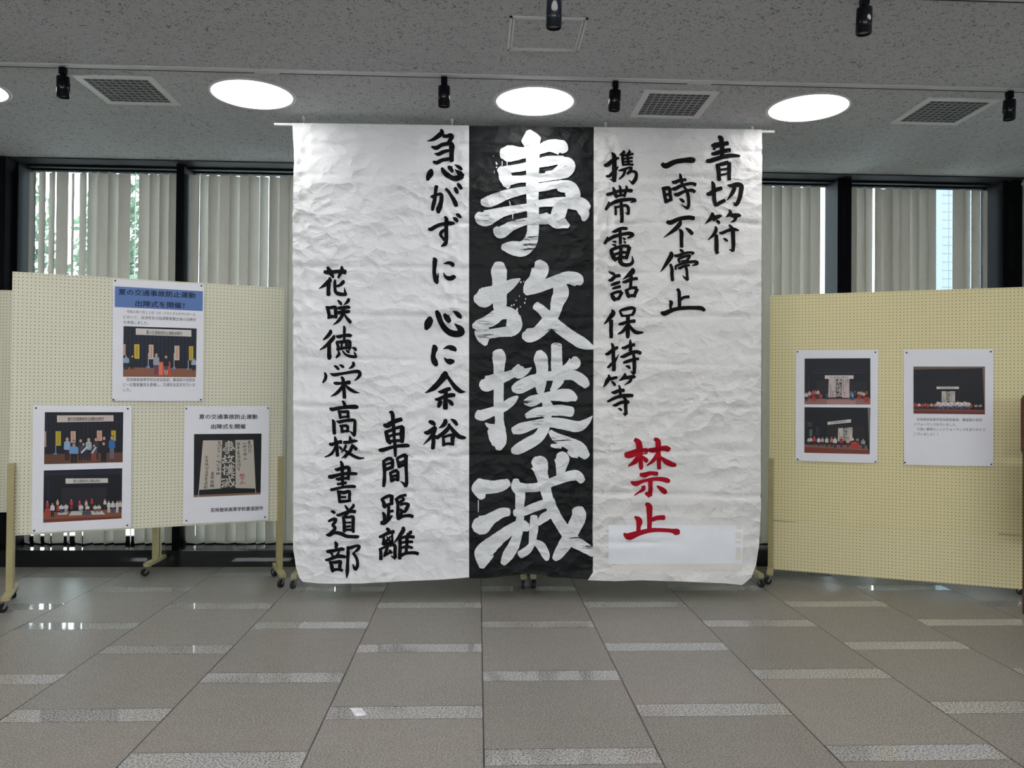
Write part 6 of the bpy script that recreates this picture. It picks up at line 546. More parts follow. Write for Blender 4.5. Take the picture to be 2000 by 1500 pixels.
 'drum':{'corners': [(1927,18595),(7987,18570),(7955,9747),(1925,9707)],'pins': [(2063,18470),(7773,18373),(2118,9825),(7810,9848)],'photos': [['drum_photo',[(2607,17923),(7421,17917),(7432,14293),(2605,14249)],(20,22,32),[((34,36,70),[(3387,17064),(7154,17055),(7154,16990),(3387,16997)]),((60,64,80),[(3216,16832),(7023,16828),(7023,16792),(3216,16795)]),((36,36,44),[(3528,16152),(4347,16154),(4351,14984),(3532,14977)]),((36,36,44),[(5963,16086),(7157,16089),(7160,15081),(5967,15071)]),((28,34,66),[(2873,16372),(2977,16372),(2980,15451),(2877,15450)]),((150,104,98),[(2607,14692),(7421,14767),(7421,14293),(2607,14249)]),((170,130,124),[(4285,14618),(6368,14641),(6369,14315),(4286,14289)]),((200,186,184),[(4414,16319),(4973,16331),(4944,14844),(4369,14820)]),((50,48,52),[(4973,16331),(5360,16339),(5365,14848),(4944,14844)]),((200,184,184),[(5360,16339),(5913,16321),(5928,14799),(5365,14830)]),((214,204,204),[(4117,16575),(6222,16575),(6216,16297),(4118,16293)]),((176,60,50),[(3197,14900),(3456,14903),(3482,14719),(3458,14535),(3198,14532),(3173,14716)]),((214,120,96),[(3197,14900),(3456,14903),(3457,14858),(3197,14856)]),((176,60,50),[(3684,15033),(3928,15035),(3951,14889),(3929,14742),(3685,14740),(3661,14886)]),((214,120,96),[(3684,15033),(3928,15035),(3928,15000),(3684,14998)]),((176,60,50),[(6507,15004),(6757,15006),(6782,14844),(6758,14681),(6508,14678),(6483,14841)]),((214,120,96),[(6507,15004),(6757,15006),(6757,14967),(6507,14965)]),((176,60,50),[(7016,14882),(7306,14885),(7334,14687),(7307,14489),(7017,14486),(6988,14684)]),((214,120,96),[(7016,14882),(7306,14885),(7306,14837),(7016,14834)]),((40,30,36),[(2641,14876),(2841,14878),(2832,14528),(2758,14527),(2741,14807),(2726,14527),(2653,14526)]),((200,190,190),[(2687,15122),(2792,15123),(2871,15075),(2885,14879),(2846,14850),(2636,14848),(2607,14876),(2609,15072)]),((30,24,24),[(2794,15186),(2778,15141),(2740,15123),(2701,15141),(2685,15185),(2701,15230),(2739,15249),(2778,15231)]),((196,150,130),[(2784,15169),(2771,15129),(2740,15113),(2708,15129),(2695,15168),(2708,15207),(2739,15223),(2771,15207)]),((140,50,54),[(2888,15008),(3076,15009),(3068,14678),(2998,14677),(2982,14942),(2968,14677),(2899,14676)]),((190,170,170),[(2931,15240),(3031,15241),(3105,15195),(3118,15010),(3081,14983),(2883,14981),(2845,15007),(2857,15193)]),((30,24,24),[(3032,15301),(3017,15258),(2981,15241),(2945,15258),(2930,15300),(2944,15342),(2981,15360),(3017,15343)]),((196,150,130),[(3023,15284),(3011,15247),(2981,15232),(2951,15247),(2939,15283),(2951,15320),(2981,15336),(3010,15321)]),((150,60,60),[(3179,15102),(3335,15104),(3328,14828),(3271,14827),(3257,15048),(3246,14827),(3188,14826)]),((186,70,76),[(3215,15296),(3298,15296),(3360,15258),(3370,15104),(3340,15082),(3175,15080),(3144,15102),(3153,15257)]),((30,24,24),[(3299,15346),(3286,15311),(3256,15296),(3226,15310),(3214,15345),(3226,15381),(3256,15395),(3286,15381)]),((196,150,130),[(3291,15332),(3281,15301),(3256,15288),(3232,15301),(3221,15332),(3231,15362),(3256,15375),(3281,15363)]),((60,50,54),[(3340,15085),(3518,15087),(3509,14774),(3444,14774),(3429,15024),(3416,14774),(3351,14773)]),((190,90,90),[(3381,15304),(3475,15305),(3545,15262),(3557,15087),(3522,15062),(3336,15060),(3300,15085),(3311,15260)]),((30,24,24),[(3476,15361),(3462,15321),(3428,15305),(3394,15321),(3380,15361),(3394,15400),(3428,15417),(3462,15401)]),((196,150,130),[(3467,15346),(3456,15311),(3428,15296),(3400,15310),(3389,15345),(3400,15380),(3428,15394),(3456,15380)]),((60,50,54),[(3529,15105),(3706,15107),(3698,14795),(3633,14794),(3618,15044),(3605,14794),(3539,14793)]),((200,160,160),[(3570,15324),(3663,15325),(3733,15282),(3745,15107),(3711,15082),(3524,15080),(3489,15105),(3500,15280)]),((30,24,24),[(3664,15381),(3650,15341),(3617,15324),(3582,15341),(3568,15380),(3582,15420),(3616,15437),(3650,15420)]),((196,150,130),[(3656,15365),(3644,15330),(3617,15316),(3589,15330),(3577,15365),(3588,15399),(3616,15414),(3644,15400)]),((40,56,70),[(4206,14873),(4361,14875),(4354,14655),(4297,14654),(4284,14830),(4272,14654),(4215,14654)]),((60,80,96),[(4242,15027),(4324,15028),(4385,14998),(4396,14875),(4365,14857),(4202,14855),(4171,14873),(4181,14996)]),((30,24,24),[(4316,15067),(4307,15039),(4283,15027),(4259,15039),(4249,15067),(4259,15095),(4283,15106),(4307,15095)]),((196,150,130),[(4310,15056),(4302,15032),(4283,15021),(4264,15031),(4255,15056),(4263,15080),(4283,15090),(4302,15080)]),((40,60,90),[(5971,14981),(6163,14982),(6154,14638),(6084,14638),(6067,14913),(6053,14637),(5982,14637)]),((60,110,150),[(6016,15222),(6117,15223),(6193,15175),(6206,14983),(6169,14955),(5966,14953),(5928,14980),(5940,15173)]),((30,24,24),[(6118,15285),(6103,15241),(6066,15222),(6029,15240),(6014,15284),(6029,15328),(6066,15346),(6103,15328)]),((196,150,130),[(6109,15267),(6097,15229),(6066,15213),(6036,15228),(6024,15267),(6036,15305),(6066,15321),(6096,15306)]),((50,80,120),[(6098,14909),(6270,14911),(6262,14603),(6199,14603),(6184,14849),(6172,14602),(6108,14602)]),((110,150,190),[(6138,15125),(6229,15126),(6297,15083),(6308,14911),(6275,14886),(6094,14885),(6060,14909),(6070,15081)]),((30,24,24),[(6230,15181),(6216,15142),(6183,15125),(6150,15141),(6136,15180),(6150,15220),(6183,15236),(6216,15220)]),((196,150,130),[(6221,15166),(6210,15131),(6183,15117),(6156,15131),(6145,15165),(6156,15200),(6183,15214),(6210,15200)]),((40,34,40),[(6236,15055),(6397,15057),(6390,14768),(6330,14767),(6317,14998),(6305,14767),(6245,14766)]),((60,50,56),[(6273,15258),(6359,15259),(6422,15219),(6434,15057),(6402,15034),(6232,15032),(6200,15055),(6210,15217)]),((30,24,24),[(6360,15311),(6347,15274),(6316,15259),(6285,15274),(6272,15310),(6285,15347),(6316,15363),(6347,15348)]),((196,150,130),[(6352,15296),(6341,15264),(6316,15251),(6291,15264),(6280,15296),(6290,15328),(6316,15342),(6341,15329)]),((90,50,50),[(6516,15112),(6647,15113),(6641,14878),(6593,14878),(6582,15066),(6572,14878),(6524,14877)]),((190,160,150),[(6547,15277),(6616,15277),(6668,15245),(6677,15113),(6651,15094),(6513,15093),(6487,15112),(6495,15243)]),((30,24,24),[(6617,15319),(6607,15289),(6581,15277),(6556,15289),(6546,15319),(6556,15349),(6581,15361),(6606,15349)]),((196,150,130),[(6610,15308),(6602,15281),(6581,15270),(6561,15281),(6552,15307),(6561,15333),(6581,15344),(6602,15334)]),((120,40,44),[(6689,15077),(6840,15079),(6833,14808),(6777,14808),(6764,15024),(6753,14807),(6698,14807)]),((190,170,160),[(6724,15267),(6803,15268),(6863,15230),(6873,15079),(6844,15057),(6685,15056),(6655,15077),(6664,15229)]),((30,24,24),[(6804,15316),(6792,15282),(6764,15267),(6735,15281),(6722,15316),(6734,15350),(6763,15365),(6792,15351)]),((196,150,130),[(6797,15303),(6787,15273),(6764,15260),(6740,15272),(6730,15302),(6740,15333),(6763,15345),(6787,15333)]),((100,50,50),[(6866,15007),(7026,15008),(7019,14720),(6960,14719),(6946,14950),(6934,14719),(6875,14718)]),((190,180,160),[(6903,15209),(6988,15210),(7051,15170),(7062,15009),(7031,14985),(6862,14984),(6830,15006),(6840,15168)]),((30,24,24),[(6989,15262),(6976,15225),(6946,15209),(6915,15224),(6902,15261),(6914,15298),(6945,15313),(6976,15298)]),((196,150,130),[(6981,15247),(6971,15215),(6946,15201),(6920,15214),(6910,15247),(6920,15279),(6945,15292),(6971,15279)]),((60,40,44),[(7090,15099),(7230,15100),(7224,14848),(7172,14848),(7160,15049),(7150,14847),(7098,14847)]),((160,70,64),[(7123,15276),(7196,15276),(7252,15241),(7262,15100),(7234,15080),(7086,15079),(7059,15099),(7067,15240)]),((30,24,24),[(7197,15321),(7186,15289),(7160,15276),(7133,15289),(7121,15321),(7132,15353),(7159,15367),(7186,15353)]),((196,150,130),[(7191,15309),(7182,15281),(7160,15269),(7138,15280),(7128,15308),(7137,15336),(7159,15348),(7181,15337)])],[('夏の交通事故防止運動出陣式',(4516,16410),(5829,16419),147,(60,56,64),0)],[[(4414,16319),(5913,16321),(5928,14817),(4369,14831)]]],['stage_photo',[(2613,14022),(7433,14054),(7398,10426),(2614,10379)],(18,20,28),[((120,112,110),[(7246,14044),(7398,14054),(7397,10749),(7371,10749)]),((30,30,36),[(4326,12621),(7003,12680),(7008,11168),(4332,11087)]),((34,38,60),[(3439,12491),(3713,12497),(3716,11801),(3442,11794)]),((84,94,92),[(2976,12260),(3217,12266),(3219,11714),(2978,11708)]),((50,54,56),[(2818,12845),(3214,12854),(3216,12486),(2820,12477)]),((128,92,80),[(2618,11053),(7173,11119),(7398,10426),(2614,10379)]),((126,56,44),[(2619,10832),(7398,10714),(7398,10426),(2614,10379)]),((206,206,206),[(4325,12876),(6040,13129),(6048,12876),(4333,12650)]),((200,192,180),[(5121,12402),(5508,12429),(5495,11358),(5091,11365)]),((50,48,50),[(5508,12429),(5759,12457),(5762,11366),(5495,11358)]),((200,192,180),[(5759,12457),(6152,12498),(6146,11431),(5762,11366)]),((176,60,50),[(6059,11302),(6366,11311),(6396,11105),(6368,10896),(6060,10886),(6030,11093)]),((214,120,96),[(6059,11302),(6366,11311),(6366,11261),(6059,11252)]),((176,60,50),[(6332,11346),(6624,11355),(6653,11103),(6626,10850),(6334,10841),(6305,11093)]),((214,120,96),[(6332,11346),(6624,11355),(6625,11294),(6332,11286)]),((60,50,54),[(2856,11300),(2999,11304),(2993,11009),(2940,11008),(2928,11243),(2918,11007),(2865,11005)]),((180,180,180),[(2889,11507),(2964,11509),(3021,11469),(3031,11305),(3003,11280),(2853,11276),(2825,11299),(2833,11464)]),((30,24,24),[(2972,11562),(2959,11524),(2927,11508),(2895,11522),(2881,11560),(2894,11597),(2927,11614),(2959,11599)]),((196,150,130),[(2964,11547),(2953,11514),(2927,11500),(2901,11513),(2890,11545),(2900,11578),(2927,11592),(2953,11580)]),((34,34,40),[(3020,11323),(3180,11327),(3173,10996),(3114,10995),(3100,11259),(3089,10994),(3030,10992)]),((190,200,200),[(3057,11556),(3141,11558),(3204,11513),(3216,11328),(3184,11301),(3016,11296),(2984,11322),(2994,11507)]),((30,24,24),[(3150,11618),(3135,11575),(3099,11557),(3063,11573),(3048,11615),(3062,11657),(3099,11676),(3135,11659)]),((196,150,130),[(3141,11601),(3129,11564),(3099,11548),(3069,11562),(3057,11599),(3069,11636),(3099,11652),(3128,11637)]),((60,40,44),[(3269,11348),(3446,11353),(3438,10986),(3373,10984),(3358,11278),(3345,10983),(3280,10981)]),((186,50,60),[(3310,11607),(3403,11609),(3473,11560),(3486,11355),(3451,11324),(3264,11319),(3229,11347),(3240,11553)]),((30,24,24),[(3413,11676),(3397,11628),(3357,11608),(3317,11626),(3300,11672),(3316,11720),(3356,11740),(3396,11722)]),((196,150,130),[(3403,11657),(3389,11616),(3357,11598),(3324,11614),(3310,11654),(3324,11696),(3356,11713),(3389,11697)]),((50,50,56),[(3595,11284),(3772,11290),(3764,10923),(3699,10921),(3684,11214),(3671,10920),(3606,10918)]),((196,204,206),[(3636,11542),(3729,11545),(3799,11495),(3811,11291),(3776,11260),(3590,11255),(3555,11283),(3566,11489)]),((30,24,24),[(3739,11611),(3722,11564),(3682,11544),(3642,11562),(3626,11608),(3642,11655),(3682,11675),(3722,11657)]),((196,150,130),[(3728,11592),(3715,11551),(3682,11533),(3650,11549),(3636,11590),(3649,11631),(3682,11649),(3715,11633)]),((50,44,50),[(3873,11311),(4040,11316),(4033,10968),(3971,10966),(3957,11244),(3945,10965),(3883,10963)]),((196,160,150),[(3911,11555),(4000,11558),(4066,11511),(4078,11317),(4045,11288),(3868,11283),(3835,11310),(3846,11505)]),((30,24,24),[(4009,11621),(3993,11576),(3956,11557),(3918,11574),(3902,11618),(3917,11662),(3955,11682),(3993,11664)]),((196,150,130),[(3999,11603),(3986,11564),(3956,11547),(3925,11562),(3912,11601),(3924,11640),(3955,11657),(3986,11641)]),((30,40,46),[(4193,11274),(4367,11280),(4359,10869),(4295,10867),(4280,11195),(4268,10866),(4203,10864)]),((186,200,204),[(4233,11563),(4325,11566),(4394,11510),(4406,11281),(4372,11247),(4188,11241),(4154,11273),(4164,11504)]),((30,24,24),[(4342,11640),(4323,11588),(4279,11565),(4234,11585),(4216,11637),(4234,11690),(4278,11713),(4323,11692)]),((196,150,130),[(4330,11620),(4315,11573),(4279,11553),(4242,11571),(4227,11617),(4242,11663),(4278,11683),(4315,11665)]),((40,40,50),[(4547,11303),(4724,11308),(4716,10916),(4651,10914),(4636,11227),(4623,10913),(4558,10911)]),((200,110,90),[(4588,11579),(4681,11581),(4751,11528),(4764,11309),(4729,11277),(4543,11272),(4508,11302),(4519,11522)]),((30,24,24),[(4695,11652),(4677,11602),(4635,11580),(4592,11600),(4575,11649),(4592,11699),(4634,11721),(4677,11702)]),((196,150,130),[(4684,11632),(4670,11588),(4635,11569),(4600,11586),(4586,11630),(4600,11674),(4635,11693),(4669,11676)]),((40,40,50),[(4789,11256),(4990,11262),(4981,10816),(4907,10813),(4890,11169),(4875,10812),(4801,10810)]),((196,200,200),[(4836,11569),(4941,11572),(5021,11512),(5035,11263),(4995,11226),(4784,11220),(4744,11254),(4756,11505)]),((30,24,24),[(4956,11653),(4937,11596),(4888,11571),(4840,11593),(4820,11649),(4840,11706),(4888,11731),(4936,11709)]),((196,150,130),[(4944,11630),(4928,11580),(4888,11558),(4849,11578),(4832,11627),(4849,11677),(4888,11699),(4928,11679)]),((70,34,60),[(5267,11297),(5455,11302),(5446,10885),(5377,10883),(5361,11216),(5347,10882),(5278,10880)]),((176,50,56),[(5310,11591),(5409,11593),(5483,11537),(5496,11304),(5460,11269),(5262,11263),(5225,11296),(5236,11530)]),((30,24,24),[(5423,11669),(5405,11615),(5360,11592),(5315,11613),(5296,11665),(5314,11719),(5359,11742),(5404,11722)]),((196,150,130),[(5412,11648),(5396,11601),(5360,11581),(5323,11599),(5307,11645),(5322,11692),(5359,11712),(5396,11694)]),((110,30,50),[(5734,11293),(5925,11298),(5917,10918),(5846,10916),(5830,11219),(5816,10915),(5745,10912)]),((190,170,160),[(5778,11560),(5879,11563),(5955,11512),(5968,11300),(5931,11268),(5729,11262),(5691,11291),(5702,11505)]),((30,24,24),[(5886,11632),(5869,11583),(5829,11562),(5788,11580),(5771,11628),(5787,11677),(5828,11698),(5869,11680)]),((196,150,130),[(5876,11612),(5862,11570),(5829,11551),(5795,11568),(5781,11610),(5795,11652),(5828,11671),(5862,11654)]),((120,60,50),[(6097,11484),(6228,11488),(6222,11253),(6173,11251),(6162,11439),(6153,11251),(6104,11249)]),((200,200,196),[(6127,11650),(6196,11651),(6248,11620),(6257,11489),(6232,11469),(6093,11465),(6067,11483),(6075,11615)]),((30,24,24),[(6197,11694),(6187,11664),(6162,11650),(6136,11662),(6126,11692),(6136,11722),(6161,11735),(6187,11723)]),((196,150,130),[(6191,11682),(6182,11655),(6162,11644),(6141,11654),(6132,11680),(6141,11707),(6162,11718),(6182,11708)]),((60,40,40),[(6428,11457),(6594,11462),(6586,11264),(6525,11262),(6511,11420),(6499,11261),(6437,11259)]),((150,130,110),[(6467,11598),(6554,11600),(6620,11574),(6631,11463),(6599,11447),(6424,11441),(6391,11456),(6401,11568)]),((30,24,24),[(6541,11635),(6532,11610),(6511,11599),(6489,11609),(6480,11634),(6489,11659),(6510,11670),(6532,11660)]),((196,150,130),[(6535,11625),(6528,11603),(6511,11593),(6493,11602),(6486,11624),(6493,11646),(6510,11656),(6528,11647)]),((40,40,46),[(6817,11226),(7033,11232),(7023,10845),(6944,10842),(6926,11151),(6910,10841),(6830,10839)]),((150,150,150),[(6868,11498),(6981,11501),(7066,11450),(7081,11233),(7039,11201),(6812,11194),(6769,11224),(6783,11441)]),((30,24,24),[(6983,11571),(6966,11521),(6924,11500),(6883,11519),(6866,11568),(6883,11617),(6924,11639),(6965,11620)]),((196,150,130),[(6972,11551),(6958,11508),(6924,11489),(6891,11506),(6876,11549),(6890,11592),(6924,11611),(6958,11594)])],[('夏の交通事故防止運動出陣式',(4590,12802),(5707,12956),146,(60,60,66),0)],[[(5121,12402),(6152,12498),(6146,11413),(5091,11357)]]]],'text': [],'band': None},
